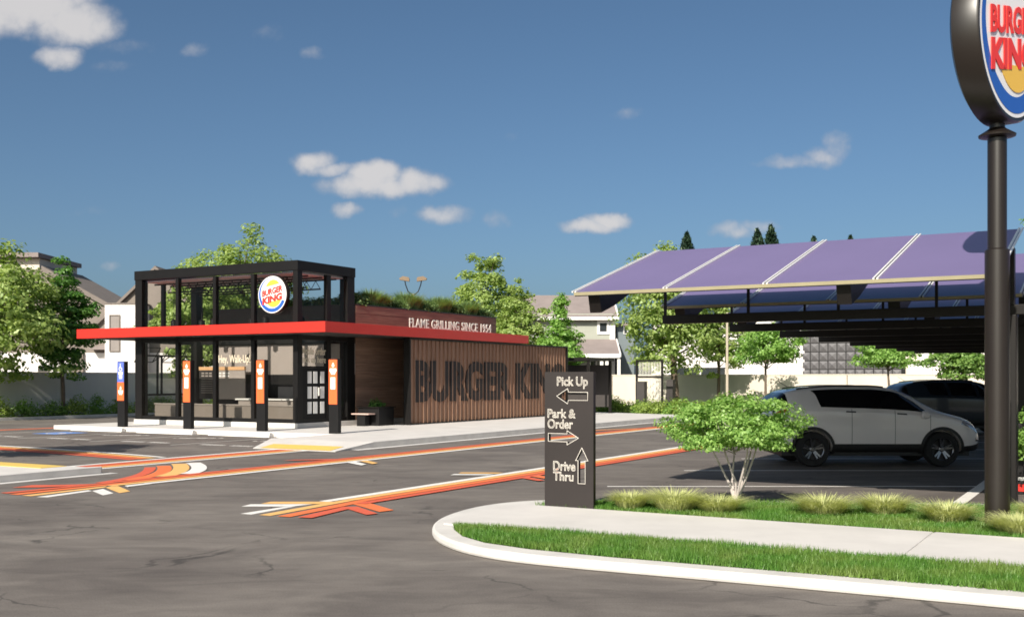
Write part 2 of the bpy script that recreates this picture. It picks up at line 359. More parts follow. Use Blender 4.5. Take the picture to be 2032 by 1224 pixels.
def woodmat(name, c1, c2, sc):
    m, t, b = newmat(name); nd, L_ = t.nodes, t.links; b.inputs['Roughness'].default_value = .55; b.inputs['Specular IOR Level'].default_value = .4
    c = nd.new('ShaderNodeTexCoord'); mp = nd.new('ShaderNodeMapping'); mp.inputs['Scale'].default_value = sc; L_.new(c.outputs['Object'], mp.inputs[0])
    oi = nd.new('ShaderNodeObjectInfo'); ad = nd.new('ShaderNodeVectorMath'); ad.operation = 'ADD'; L_.new(mp.outputs[0], ad.inputs[0])
    mu = nd.new('ShaderNodeMath'); mu.operation = 'MULTIPLY'; mu.inputs[1].default_value = 37.0; L_.new(oi.outputs['Random'], mu.inputs[0]); L_.new(mu.outputs[0], ad.inputs[1])
    n = nd.new('ShaderNodeTexNoise'); n.inputs['Scale'].default_value = 1; n.inputs['Detail'].default_value = 6; n.inputs['Distortion'].default_value = .6; L_.new(ad.outputs[0], n.inputs['Vector'])
    mr = nd.new('ShaderNodeMapRange'); mr.inputs[1].default_value = .3; mr.inputs[2].default_value = .7; L_.new(n.outputs[0], mr.inputs[0])
    x = nd.new('ShaderNodeMixRGB'); x.inputs[1].default_value = (*c1, 1); x.inputs[2].default_value = (*c2, 1); L_.new(mr.outputs[0], x.inputs[0])
    hs = nd.new('ShaderNodeHueSaturation'); ml = nd.new('ShaderNodeMapRange'); ml.inputs[3].default_value = .82; ml.inputs[4].default_value = 1.18; L_.new(oi.outputs['Random'], ml.inputs[0])
    L_.new(ml.outputs[0], hs.inputs['Value']); L_.new(x.outputs[0], hs.inputs['Color']); L_.new(hs.outputs[0], b.inputs['Base Color']); return m
M['plank'] = woodmat('walnut_plank', (.20, .118, .082), (.32, .205, .145), (14, .9, 14))
M['fin'] = woodmat('walnut_fin', (.21, .115, .075), (.33, .19, .125), (20, 20, 1.2))
M['lf_yel'] = leafmat('leaf_yellow_green', (.20, .30, .075), (.46, .56, .19), .5)
M['lf_mid'] = leafmat('leaf_mid_green', (.12, .24, .05), (.30, .46, .12), .5)
M['lf_dark'] = leafmat('leaf_deep_green', (.07, .19, .04), (.19, .37, .085), .5)
M['lf_brt'] = leafmat('leaf_bright_green', (.16, .32, .06), (.36, .56, .15), .5)
M['lf_maple'] = leafmat('leaf_maple', (.14, .29, .055), (.42, .62, .18), .5)
M['lf_con'] = leafmat('leaf_conifer', (.012, .03, .02), (.03, .06, .035), .1)
M['lf_roofd'] = leafmat('leaf_roof_shrub', (.09, .15, .05), (.22, .31, .11), .4)
M['lf_roofg'] = leafmat('leaf_roof_grass', (.16, .27, .10), (.34, .47, .20), .4)
M['turf'] = leafmat('turf_blade', (.05, .15, .018), (.13, .28, .045), .3, .45)
M['tuft'] = leafmat('pale_grass_blade', (.42, .46, .18), (.74, .74, .40), .4)
M['hedgeb'] = leafmat('leaf_hedge_bright', (.17, .26, .05), (.38, .48, .11), .4)

# ------------------------------------------------------------------ text
def text_curve(body, offset=0.0, spacing=1.0, shear=0.0):
    cu_ = bpy.data.curves.new('txt', 'FONT'); cu_.body = body; cu_.size = 1; cu_.offset = offset; cu_.space_character = spacing; cu_.resolution_u = 3; cu_.shear = shear
    return cu_
def text_geo(body, box, depth, offset=0.0, spacing=1.0, shear=0.0):
    """flat letters filling box=(x0,x1,y0,y1), extruded +-depth about z=0"""
    cu_ = text_curve(body, offset, spacing, shear); cu_.extrude = .1
    o = bpy.data.objects.new('txt', cu_); COL.objects.link(o)
    dg = bpy.context.evaluated_depsgraph_get(); me = bpy.data.meshes.new_from_object(o.evaluated_get(dg))
    V = np.array([v.co[:] for v in me.vertices]); F = [list(p.vertices) for p in me.polygons]
    bpy.data.objects.remove(o); bpy.data.meshes.remove(me); bpy.data.curves.remove(cu_)
    x0, x1, y0, y1 = box; mn = V.min(0); mxv = V.max(0)
    V[:, 0] = x0 + (V[:, 0] - mn[0]) / (mxv[0] - mn[0]) * (x1 - x0); V[:, 1] = y0 + (V[:, 1] - mn[1]) / (mxv[1] - mn[1]) * (y1 - y0)
    V[:, 2] = np.sign(V[:, 2]) * depth
    return V.tolist(), F
def islands(V, F):
    par = list(range(len(V)))
    def fd(a):
        while par[a] != a: par[a] = par[par[a]]; a = par[a]
        return a
    # merge coincident verts by position first
    key = {}
    for i, p in enumerate(V):
        k = (round(p[0], 5), round(p[1], 5), round(p[2], 5))
        if k in key: par[fd(i)] = fd(key[k])
        else: key[k] = i
    for f in F:
        for a in f[1:]: par[fd(a)] = fd(f[0])
    groups = {}
    for f in F: groups.setdefault(fd(f[0]), []).append(f)
    out = []
    for g in groups.values():
        ids = sorted({i for f in g for i in f}); mp = {a: b for b, a in enumerate(ids)}
        out.append(([V[i] for i in ids], [[mp[i] for i in f] for f in g]))
    out.sort(key=lambda q: min(p[0] for p in q[0]))
    return out
UPR = Matrix.Rotation(R(90), 4, 'X')                                  # text facing local -y
SIDE = Matrix.Rotation(R(90), 4, 'Z') @ UPR                           # text facing local +x

# ================================================================== SETTING
rd = MB().sheet([(-500, -60), (500, -60), (500, 900), (-500, 900)], 0).build('road', M['asphalt']); tag(rd, kind='structure')
def wp(poly): return [W(r, s)[:2] for r, s in poly]

# pavement round the restaurant, with its ramp, kerb and gutter
pav = EL('pavement', None, None, 0, 0, kind='structure')
pp = [(-9.3, -2.25), (3.35, -2.25), (3.3, -4.9), (6.62, -4.9), (6.62, 16.5), (6.3, 18.2), (5.6, 19.3), (-.5, 21.5), (-9.3, 21.5)]
MB().prism(pp, 0, .15).build('paving_slab', M['concrete'], pav, bevel=.012)
kb = MB(); edge = [(6.66, -4.9), (6.66, 16.5), (6.34, 18.2), (5.6, 19.36)]; oute = [(6.82, -4.9), (6.82, 16.6), (6.48, 18.35), (5.7, 19.55)]
for i in range(3): kb.prism([edge[i], oute[i], oute[i + 1], edge[i + 1]], 0, .155)
kb.build('kerb', M['kerb'], pav)
gt = MB(); o2 = [(7.12, -5.9), (7.12, 16.7), (6.75, 18.55), (5.8, 19.9)]
o1 = [(6.84, -5.9), (6.84, 16.62), (6.5, 18.38), (5.72, 19.6)]
gt.add([(*p, .004) for p in o1] + [(*p, .004) for p in o2], [(i, 4 + i, 5 + i, i + 1) for i in range(3)]); gt.build('gutter', M['gutter'], pav)
rm = MB(); rm.add([(3.3, -4.902, 0.0), (6.82, -4.902, 0), (6.95, -6.62, 0), (4.25, -6.62, 0), (3.3, -4.902, .15), (6.82, -4.902, .15), (6.95, -6.62, .012), (4.25, -6.62, .012)],
       [(0, 3, 2, 1), (4, 7, 6, 5), (0, 4, 5, 1), (1, 5, 6, 2), (2, 6, 7, 3), (3, 7, 4, 0)]); rm.build('ramp', M['concrete'], pav)
def rz_(s): return .012 + (s + 6.62) / 1.718 * .138 + .006
MB().add([(4.45, -6.58, rz_(-6.58)), (6.75, -6.58, rz_(-6.58)), (6.6, -5.85, rz_(-5.85)), (4.25, -5.85, rz_(-5.85))], [(0, 1, 2, 3)]).build('tactile_strip', M['ptact'], pav)
# left corner island with its ramp
li = EL('corner_pavement', None, None, 0, 0, kind='structure')
MB().prism([(6.72, -13.7), (6.72, -22), (-2, -22), (-2, -13.75), (3.6, -13.75)], 0, .12).build('paving_slab', M['concrete'], li, bevel=.012)
MB().prism([(6.74, -13.72), (6.74, -22), (6.95, -22), (6.95, -13.6), (6.85, -13.5)], 0, .125).build('kerb', M['kerb'], li)
MB().sheet([(6.97, -22), (7.2, -22), (7.2, -13.4), (6.97, -13.4)], .004).build('gutter', M['gutter'], li)
MB().prism([(4.1, -13.78), (6.2, -13.78), (6.2, -14.35), (4.1, -14.35)], .12, .128).build('tactile_strip', M['ptact'], li)
lg = EL('verge', None, None, 0, 0, kind='structure')
MB().prism([(-1.8, -14.0), (3.7, -14.0), (3.7, -15.6), (-1.8, -15.6)], .121, .135).build('soil', M['soil'], lg)

# street island: kerb, two turf strips, footpath
isl = EL('island', None, None, 0, 0, kind='structure')
outer = [(60, -18.3), (23.2, -18.3), (20.6, -18.36), (19.4, -18.42), (18.7, -18.40), (18.2, -18.28), (17.75, -18.05), (17.3, -17.68), (16.98, -17.3), (16.72, -16.85), (16.5, -16.3), (16.36, -15.6),
         (16.36, -15.0), (16.5, -14.5), (16.8, -14.1), (17.3, -13.72), (19.4, -12.75), (22.2, -11.6), (26, -10.1), (60, -10.1)]
def chaikin(p, it=2):
    for _ in range(it):
        q = []
        for i in range(len(p)):
            a, b = p[i], p[(i + 1) % len(p)]; q += [(a[0] * .75 + b[0] * .25, a[1] * .75 + b[1] * .25), (a[0] * .25 + b[0] * .75, a[1] * .25 + b[1] * .75)]
        p = q
    return p
MB().prism(chaikin(outer), 0, .10).build('kerb', M['kerb'], isl, bevel=.03)
g1 = [(17.12, -17.04), (17.3, -17.32), (17.65, -17.70), (18.1, -17.98), (18.7, -18.12), (19.6, -18.16), (23, -18.04), (34, -18.04), (34, -17.0), (19, -17.04)]
g2 = [(17.0, -14.82), (34, -14.92), (34, -10.5), (26, -10.45), (22.2, -11.95), (19.4, -13.1), (17.7, -13.85), (17.2, -14.3)]
MB().sheet(g1, .104).build('turf_bed', M['soil'], isl); MB().sheet(g2, .104).build('turf_bed', M['soil'], isl)
fp = EL('footpath', None, None, 0, 0, kind='structure')
for a, b, q in ((16.75, 22.02, 1), (22.05, 27.3, 0), (27.33, 34, 0)):
    if q: MB().prism([(16.95, -17.0), (b, -17.0), (b, -14.90), (17.0, -14.84), (16.62, -14.86), (16.58, -15.6), (16.72, -16.4)], .09, .112).build('slab', M['concrete'], fp, bevel=.006)
    else: MB().box(a, b, -17.0, -14.90, .09, .112).build('slab', M['concrete'], fp, bevel=.006)
# beds
bd = EL('planting_bed', None, None, 0, 0, kind='structure')
MB().prism([(-3, 22), (-.5, 21.3), (5.4, 19.9), (7.2, 18.9), (9.5, 20.5), (12, 24), (14, 36.8), (-9, 36.8), (-9, 22)], 0, .10).build('bed', M['mulch'], bd)
bl = EL('planting_bed', None, None, 0, 0, kind='structure')
MB().box(-20.6, -18.25, -12, 30, 0, .09).build('bed', M['mulch'], bl)
MB().box(-18.22, -17.95, -12, 30, 0, .12).build('kerb', M['kerb'], bl)

# painted markings ---------------------------------------------------
def marks(name, items, z0=.004):
    e = EL(name, None, None, 0, 0, kind='structure')
    for i, (k, poly) in enumerate(items): MB().sheet(poly, z0 + .0011 * i).build('painted_stripe', M[k], e)
    return e
def rect(r0, r1, s0, s1): return [(r0, s0), (r1, s0), (r1, s1), (r0, s1)]
# lane A
A = [('pw', [(13.62, -16.85), (13.81, -16.85), (13.70, -15.86), (13.60, -15.98)]), ('pw', [(12.98, -15.98), (13.06, -16.25), (13.68, -15.90), (13.74, -15.52)]), ('pw', rect(13.58, 13.76, -15.2, 7)),
     ('py', [(13.95, -16.85), (14.14, -16.85), (13.98, -14.9), (13.80, -14.9)]), ('py', [(13.03, -15.62), (13.08, -15.88), (13.82, -15.5), (13.92, -15.1)]), ('py', rect(13.80, 13.98, -14.9, 7)),
     ('po', [(14.26, -16.85), (14.46, -16.83), (14.24, -14.9), (14.03, -14.9)]), ('po', [(14.27, -14.97), (15.2, -15.57), (15.14, -15.82), (14.22, -15.25)]), ('po', rect(14.03, 14.21, -14.9, 7)),
     ('pr', [(14.58, -16.82), (14.78, -16.78), (14.54, -15.5), (14.36, -15.6)]), ('pr', [(14.52, -15.5), (15.25, -16.0), (15.2, -16.18), (14.5, -15.74)]), ('pr', rect(14.26, 14.44, -15.2, 7)),
     ('pw', [(12.92, -10.5), (12.98, -10.74), (13.58, -10.42), (13.58, -10.16)]), ('py', [(12.86, -10.16), (12.92, -10.36), (13.58, -10.04), (13.58, -9.8)]),
     ('po', [(14.46, -10.0), (15.2, -10.5), (15.15, -10.7), (14.46, -10.28)]), ('pr', [(14.46, -10.4), (15.0, -10.8), (14.95, -10.95), (14.46, -10.65)])]
marks('lane_marking', A)
Bm = [('pw', [(9.48, -16.88), (9.66, -16.82), (9.48, -15.86), (9.31, -15.8)]), ('pw', [(9.48, -15.86), (9.36, -15.55), (10.06, -15.93), (10.17, -16.22)]),
      ('py', [(9.12, -16.87), (9.32, -16.86), (9.22, -15.4), (9.04, -15.2)]), ('py', [(9.24, -15.4), (9.04, -15.02), (10.07, -15.61), (10.14, -15.88)]),
      ('po', [(8.78, -16.84), (9.0, -16.85), (8.98, -14.7), (8.8, -14.7)]), ('pr', [(8.50, -16.8), (8.68, -16.8), (8.76, -14.7), (8.58, -14.7)]), ('pr', [(7.95, -16.2), (7.85, -15.75), (8.22, -15.5), (8.6, -15.1), (8.6, -15.5), (8.3, -15.95)]),
      ('pw', [(9.28, -15.05), (9.5, -15.18), (9.44, -14.6), (9.26, -14.6)]), ('pw', rect(9.24, 9.42, -14.6, 20)), ('py', rect(9.02, 9.20, -15.2, 20)), ('po', rect(8.80, 8.98, -14.7, 20)), ('pr', rect(8.58, 8.76, -14.7, 20)),
      ('pw', [(9.42, -9.3), (9.42, -9.0), (10.1, -9.5), (10.16, -9.76)]), ('py', [(9.42, -8.85), (9.42, -8.6), (10.1, -9.1), (10.16, -9.36)]),
      ('pr', [(7.9, -9.6), (7.95, -9.3), (8.6, -8.6), (8.6, -8.95)])]
marks('lane_marking', Bm)
def band(pts, w):
    """ribbon following pts"""
    P = [Vector((a, b, 0)) for a, b in pts]; Lf, Rt = [], []
    for i in range(len(P)):
        t = (P[min(i + 1, len(P) - 1)] - P[max(i - 1, 0)]).normalized(); n = Vector((-t.y, t.x, 0)); ww = w[i] if isinstance(w, (list, tuple)) else w
        Lf.append(P[i] + n * ww / 2); Rt.append(P[i] - n * ww / 2)
    return Lf, Rt
def ribbon(parent, k, pts, w, z):
    Lf, Rt = band(pts, w); n = len(pts)
    MB().add([(p.x, p.y, z) for p in Lf] + [(p.x, p.y, z) for p in Rt], [(i, n + i, n + i + 1, i + 1) for i in range(n - 1)]).build('painted_stripe', M[k], parent)
def bez(p0, p1, p2, n=12):
    return [((1 - t) ** 2 * p0[0] + 2 * t * (1 - t) * p1[0] + t * t * p2[0], (1 - t) ** 2 * p0[1] + 2 * t * (1 - t) * p1[1] + t * t * p2[1]) for t in [i / n for i in range(n + 1)]]
sw = EL('lane_marking', None, None, 0, 0, kind='structure')
ribbon(sw, 'pr', bez((8.50, -14.9), (8.2, -13.5), (6.65, -12.15)), .22, .006)
ribbon(sw, 'po', bez((8.52, -14.3), (8.2, -13.0), (6.62, -11.78)), .27, .0075)
ribbon(sw, 'py', bez((8.50, -13.5), (8.0, -12.4), (6.50, -11.25)), .31, .009)
ribbon(sw, 'pw', bez((8.50, -12.9), (8.0, -11.9), (6.58, -10.92)), .30, .0105)
Cm = [('pw', [(4.95, -13.6), (5.12, -13.6), (5.12, -6.6), (4.95, -6.6)]), ('pr', rect(5.18, 5.40, -13.55, -6.65)), ('po', rect(5.45, 5.67, -13.5, -6.65)), ('py', rect(5.72, 5.92, -13.45, -6.65)), ('pw', rect(6.0, 6.17, -13.4, -6.7))]
marks('lane_marking', Cm)
dm = EL('lane_marking', None, None, 0, 0, kind='structure')
ribbon(dm, 'pw', bez((-9, -9.0), (.5, -9.1), (4.75, -10.05), 20), .16, .006)
ribbon(dm, 'py', bez((-9, -9.3), (.5, -9.4), (4.72, -10.35), 20), .20, .007)
ribbon(dm, 'po', bez((-9, -9.6), (.5, -9.68), (4.75, -10.62), 20), .22, .008)
ribbon(dm, 'pr', bez((-9, -9.9), (.4, -9.96), (4.75, -10.92), 20), .22, .009)
em = EL('lane_marking', None, None, 0, 0, kind='structure')
ribbon(em, 'po', [(-10.9, -9), (-10.4, -3.5), (-10.1, -.5)], .22, .006)
ribbon(em, 'pr', [(-10.6, -9), (-10.15, -3.5), (-9.85, -.6)], .2, .007)
# crossing strokes beyond the screen
xm = EL('lane_marking', None, None, 0, 0, kind='structure')
ribbon(xm, 'pr', [(7.5, 4.8), (8.6, 8.5), (12.5, 10.0)], .2, .013)
ribbon(xm, 'py', [(7.3, 5.2), (8.9, 9.2), (12.5, 10.6)], .16, .0145)
# parking bays in front of the tower
bm = EL('bay_marking', None, None, 0, 0, kind='structure')
for r in (-8.3, -5.07, -1.88, 1.36): MB().sheet(rect(r - .05, r + .05, -6.72, -2.46), .0045).build('painted_stripe', M['pthin'], bm)
for k, rc in enumerate((-3.5, -.26, 2.85)):
    icon = MB(); rr = random.Random(k)
    for j in range(13):                                   # round emblem seen very flat: small broken strokes
        u = (j - 6) / 6; a = rc - .25 + u * .62; b = -3.85 + u * .35 + rr.uniform(-.06, .06); w = .07 + .13 * (1 - abs(u)) * rr.uniform(.5, 1)
        icon.sheet([(a - .055, b - w), (a + .04, b - w * .8), (a + .055, b + w), (a - .03, b + w * .9)], .005)
    icon.build('painted_emblem', M['pw'], bm)
for k, rc in enumerate((-6.7, -3.5, -.26, 2.85)):
    wds = MB(); rr = random.Random(10 + k)
    for u0, n in ((-.98, 7), (.12, 6)):
        for j in range(n):
            a = rc + u0 + j * .125; h = rr.uniform(.10, .15)
            wds.sheet([(a, -6.08 - h), (a + .085, -6.08 - h), (a + .085, -6.08 + h), (a, -6.08 + h)], .005)
    wds.build('painted_word', M['pw'], bm)
hc = MB()                                                 # blue accessible bay square with white wheelchair
hc.sheet(rect(-7.35, -6.15, -4.6, -3.3), .0045); hc.build('painted_square', M['pb'], bm)
wc = MB(); ring = [(-6.78 + .28 * math.cos(a), -4.1 + .28 * math.sin(a)) for a in np.linspace(R(100), R(380), 14)]
Lf, Rt = band(ring, .07); n = len(ring)
wc.add([(p.x, p.y, .006) for p in Lf] + [(p.x, p.y, .006) for p in Rt], [(i, n + i, n + i + 1, i + 1) for i in range(n - 1)])
wc.sheet([(-6.84, -4.0), (-6.76, -4.0), (-6.76, -3.65), (-6.84, -3.65)], .006); wc.sheet([(-6.84, -3.95), (-6.5, -3.95), (-6.4, -4.3), (-6.32, -4.28), (-6.45, -3.88), (-6.84, -3.88)], .0065)
wc.sheet([(-6.87 + .1, -3.6), (-6.77 + .08, -3.55), (-6.75, -3.45), (-6.86, -3.45), (-6.88, -3.55)], .006); wc.build('painted_wheelchair', M['pw'], bm)
# angled stalls under the carport: lines run along world x
st = E('stall_marking', None, None, (0, 0, 0), kind='structure')
for i in range(9):
    y = 18.06 + 3.12 * i; x0 = 1.59 + .5706 * 3.12 * i
    MB().sheet([(x0, y - .05), (x0 + 6.25, y - .05), (x0 + 6.25, y + .05), (x0, y + .05)], .0045).build('painted_stripe', M['pw'], st)
hl = wp(rect(21.68, 21.86, -11.3, 20)); MB().sheet(hl, .006).build('painted_stripe', M['pw'], st)

# boundary walls -------------------------------------------------------
def boundary(name, label, along_s, const, a0, a1, h, m, plen, th=.2):
    e = EL(name, label, 'wall', 0, 0); a = a0
    while a < a1 - .1:
        b = min(a + plen, a1)
        if along_s: MB().box(const - th, const, a + .02, b - .02, 0, h).build('wall_panel', m, e, bevel=.01)
        else: MB().box(a + .02, b - .02, const, const + th, 0, h).build('wall_panel', m, e, bevel=.01)
        a = b
    if along_s: MB().box(const - th - .03, const + .03, a0, a1, h + .002, h + .06).build('coping', m, e)
    else: MB().box(a0, a1, const - .03, const + th + .03, h + .002, h + .06).build('coping', m, e)
    return e
boundary('boundary_wall', 'grey concrete panel wall behind the hedge on the left', True, -20.65, -14, 37, 2.05, M['wallgrey'], 5.2)
boundary('boundary_wall', 'cream wall dappled with tree shadow behind the parked cars', False, 37, -20.4, 62, 2.0, M['wallcream'], 7.5)

# ================================================================== RESTAURANT
def B_(x0, x1, y0, y1, z0, z1): return MB().box(x0, x1, y0, y1, z0, z1)
bld = EL('restaurant', 'black framed glass corner restaurant with walnut cladding and flat red canopy', 'building', 0, 0)
st_, gl_ = M['steel'], M['glass']
TW, TD, TZ0, TZ1 = 7.72, 3.05, .33, 5.72
def nb(name, m, *a, **k): return B_(*a).build(name, m, bld, **k)
nb('plinth', M['concrete'], -TW - .03, .03, -.03, 12.9, .152, .318, bevel=.01)
nb('floor', M['concrete'], -TW + .05, -.05, .05, TD, .319, .334)
for (x, y, w, d) in ((-.20, 0, .20, .25), (-TW, 0, .34, .30), (-TW, TD - .34, .30, .34), (-.34, TD - .42, .34, .42)):
    nb('column', st_, x, x + w, y, y + d, .32, 5.39, bevel=.008)
# roof frame
nb('roof_beam', st_, -TW - .02, .02, -.02, .22, 5.39, TZ1, bevel=.006); nb('roof_beam', st_, -TW - .02, .02, TD - .2, TD + .02, 5.39, TZ1, bevel=.006)
nb('roof_beam', st_, -TW - .019, -TW + .2, .222, TD - .202, 5.391, TZ1 - .001); nb('roof_beam', st_, -.2, .019, .222, TD - .202, 5.391, TZ1 - .001)
# corrugated deck
dk = MB(); nw = 76; xs = np.linspace(-TW + .19, -.19, nw * 4 + 1)
zz = [5.315 + (.05 if (i // 2) % 2 else 0) for i in range(len(xs))]
dk.add([(x, .225, z) for x, z in zip(xs, zz)] + [(x, TD - .2, z) for x, z in zip(xs, zz)], [(i, i + 1, len(xs) + i + 1, len(xs) + i) for i in range(len(xs) - 1)])
dk.build('roof_deck', M['deck'], bld)
for y in (.75, 1.5, 2.25):                                  # open web joists
    j = MB().box(-TW + .2, -.2, y - .025, y + .025, 5.24, 5.29).box(-TW + .9, -.9, y - .025, y + .025, 4.93, 4.98); n = 14; d = (TW - 1.8) / n
    for i in range(n):
        x = -TW + .9 + i * d
        j.tube((x, y, 4.96), (x + d / 2, y, 5.25), .012, n=5).tube((x + d / 2, y, 5.25), (x + d, y, 4.96), .012, n=5)
    j.build('joist', st_, bld)
# mullions and rails
MUL = [-2.0, -3.78, -5.6]
for x in MUL: nb('mullion', st_, x - .075, x + .075, .02, .17, .45, 5.36)
nb('mullion', st_, -.17, -.02, 1.55, 1.76, .45, 5.36)
nb('mullion', st_, -TW + .02, -TW + .17, 1.2, 1.32, 3.3, 5.36)
for z0, z1 in ((.32, .45), (3.10, 3.26)):
    nb('rail', st_, -TW + .34, -.20, .02, .15, z0, z1); nb('rail', st_, -.15, -.02, .25, TD - .42, z0, z1); nb('rail', st_, -TW + .02, -TW + .15, .30, TD - .34, z0, z1)
nb('rail', st_, -TW + .36, -.36, TD - .15, TD - .02, 3.10, 3.26)
# front and side panes
ed = [-TW + .34] + MUL[::-1] + [-.20]
for i in range(4):
    a = ed[i] + (.075 if i else 0); b = ed[i + 1] - (.075 if i < 3 else 0)
    nb('pane', gl_, a, b, .085, .095, .45, 3.10); nb('pane', M['glassu'], a, b, .085, .095, 3.62, 5.36)
for a, b in ((.25, 1.55), (1.76, TD - .42)):
    nb('pane', M['glassu'], -.095, -.085, a, b, 3.62, 5.36)
nb('pane', gl_, -.095, -.085, 1.76, TD - .42, .45, 3.10); nb('pane', gl_, -.095, -.085, .25, 1.55, 2.22, 3.10)
# lower left side: solid glass below a serving hatch with propped bifold windows
nb('pane', gl_, -TW + .08, -TW + .09, .42, TD - .42, .45, 1.17)
nb('hatch_sill', st_, -TW + .0, -TW + .2, .42, TD - .42, 1.17, 1.24); nb('hatch_head', st_, -TW + .03, -TW + .14, .42, TD - .42, 2.62, 2.68)
for y in (.95, 1.15, 1.95): nb('hatch_post', st_, -TW + .05, -TW + .12, y, y + .05, 1.24, 2.62)
for y0 in (.45, 1.75):
    f = MB(); e1, e2 = y0, y0 + .85
    for (p, q) in (((-TW, e1, 2.68), (-TW - .55, e1, 2.42)), ((-TW, e2, 2.68), (-TW - .55, e2, 2.42)), ((-TW - .55, e1, 2.42), (-TW - .1, e1, 2.95)), ((-TW - .55, e2, 2.42), (-TW - .1, e2, 2.95)), ((-TW - .55, e1, 2.42), (-TW - .55, e2, 2.42)), ((-TW - .1, e1, 2.95), (-TW - .1, e2, 2.95))):
        f.tube(p, q, .018, n=6)
    f.build('folding_window', st_, bld)
# the door on the right side
dr = B_(-.12, -.05, .27, 1.53, .45, 2.16).build('door', M['black'], bld)
for j, z in enumerate((.62, 1.13, 1.64)):
    for k, y in enumerate((.56, .86, 1.22)):
        MB().box(-.046, -.036, y, y + .2, z, z + .40).build('door_pane', M['winblind'] if 0 else M['deck'], dr)  # opaque pale panes, the pavement's reflection put into their colour
MB().box(-.046, -.01, 1.10, 1.16, 1.22, 1.50).build('door_handle', M['cream'], dr)
nb('door_head', st_, -.14, -.03, .25, 1.55, 2.162, 2.22)
# red canopy: three strips that ring the tower and run down the right side
cp = MB().prism([(-9.78, -.9), (1.91, -.9), (1.91, 12.4), (.03, 12.4), (.03, -.05), (-TW - .03, -.05), (-TW - .03, 3.6), (-9.78, 3.6)], 3.272, 3.61).build('canopy', M['red'], bld, bevel=.006)
MB().prism([(-9.72, -.84), (1.85, -.84), (1.85, 12.34), (.04, 12.34), (.04, -.04), (-TW - .04, -.04), (-TW - .04, 3.54), (-9.72, 3.54)], 3.262, 3.271).build('soffit', M['darkwall'], cp)
# main block
BW, BS, BE, BZ = 6.68, 3.06, 12.95, 4.42
nb('wall', M['darkwall'], -BW, -.06, BS + .05, BE - .05, .32, 4.38)
pm = MB().box(0, .05, BS + .06, BE, 0, .286).mesh('plank', M['plank'])
nrow = 14
for i in range(nrow): inst(pm, 'plank', bld, (-.055 + (.004 if i % 2 else 0), 0, .325 + i * .2925))
nb('parapet_cap', M['bronze'], -BW - .02, .02, BS + .04, BE + .02, 4.421, 4.46)
nb('facade', M['darkwall'], -BW, -.02, BS, BS + .045, 3.28, 4.42)
# interior front: grey panel, black sheet for the unlit opening, counter, menu boards
nb('interior_panel', M['greywall'], -BW, -.02, BS, BS + .044, 1.95, 3.05)
nb('interior_panel', M['black'], -BW, -.02, BS, BS + .04, .34, 1.949)  # black sheet across the kitchen opening; its darkness is painted shade
cn = nb('counter', M['greywall'], -4.6, -1.2, 2.05, 2.6, .335, 1.02); MB().box(-4.7, -1.1, 1.98, 2.66, 1.022, 1.07).build('counter_top', M['white'], cn)
kn = nb('reflection_band', M['clad'], -7.3, -.42, .55, .66, .335, .86); MB().box(-7.32, -.40, .52, .69, .862, .90).build('band_top', M['greywall'], kn)  # added taupe band, standing in for the street reflected in the lower glass
for (a, b, m_) in ((-7.25, -6.45, 'darkwall'), (-6.35, -4.9, 'greywall')):
    mb_ = nb('menu_board', M[m_], a, b, 2.70, 2.75, 1.02, 2.12)
    MB().box(a, b, 2.67, 2.76, 2.122, 2.25).build('board_rail', M['wood'], mb_)
    ln = MB()
    for q in range(2):
        for w_ in range(3): ln.box(a + .12 + w_ * .2, a + .26 + w_ * .2, 2.692, 2.698, 1.98 - q * .1, 2.03 - q * .1)
    if m_ == 'darkwall':
        for q in range(7): ln.box(a + .1, b - .1, 2.692, 2.698, 1.25 + q * .085, 1.275 + q * .085)
    ln.build('board_print', M['greywall'] if m_ == 'darkwall' else M['white'], mb_)
nb('led_strip', M['led'], -2.35, -1.75, 2.98, 3.02, 1.90, 1.93)
nb('equipment', M['tilegrey'], -3.4, -2.4, 2.85, 3.04, .36, 1.5)
nb('equipment', M['deck'], -4.4, -4.05, 2.8, 3.0, 1.07, 1.35)
# window lettering
V, F = text_geo('Hey, Walk-Up!', (-3.62, -2.15, 2.26, 2.62), .004, .012); MB().add(V, F, Matrix.Translation((0, .07, 0)) @ UPR).build('window_lettering', M['pale'], bld)
V, F = text_geo('Mobile order', (.30, 1.54, 2.60, 2.86), .004, .012); V2, F2 = text_geo('pick up here', (.30, 1.54, 2.26, 2.56), .004, .012)
MB().add(V, F, Matrix.Translation((-.07, 0, 0)) @ SIDE).add(V2, F2, Matrix.Translation((-.07, 0, 0)) @ SIDE).build('window_lettering', M['pale'], bld)
# pendant lamps inside
pend = MB().tube((0, 0, 0), (0, 0, 1.1), .012, n=5).lathe([(0, -.22), (.1, -.22), (.12, -.2), (.12, -.02), (.05, .04), (0, .05)], 14)
for i, (x, y) in enumerate(((-6.9, 1.1), (-6.1, 1.7), (-4.9, 1.1), (-3.6, 1.7), (-2.5, 1.2), (-1.3, 1.7))):
    o = pend.build('pendant_lamp', M['steel'], None, True) if i == 0 else bpy.data.objects.new('pendant_lamp', pm0)
    if i: COL.objects.link(o)
    pm0 = o.data; o.location = W(x, y, 3.95); o.rotation_euler = (0, 0, -TH)
    tag(o, '%s black pendant lamp hanging inside the glass tower, counted from the left' % ('first', 'second', 'third', 'fourth', 'fifth', 'sixth')[i], 'lamp', 'pendant lamps in the glass tower')

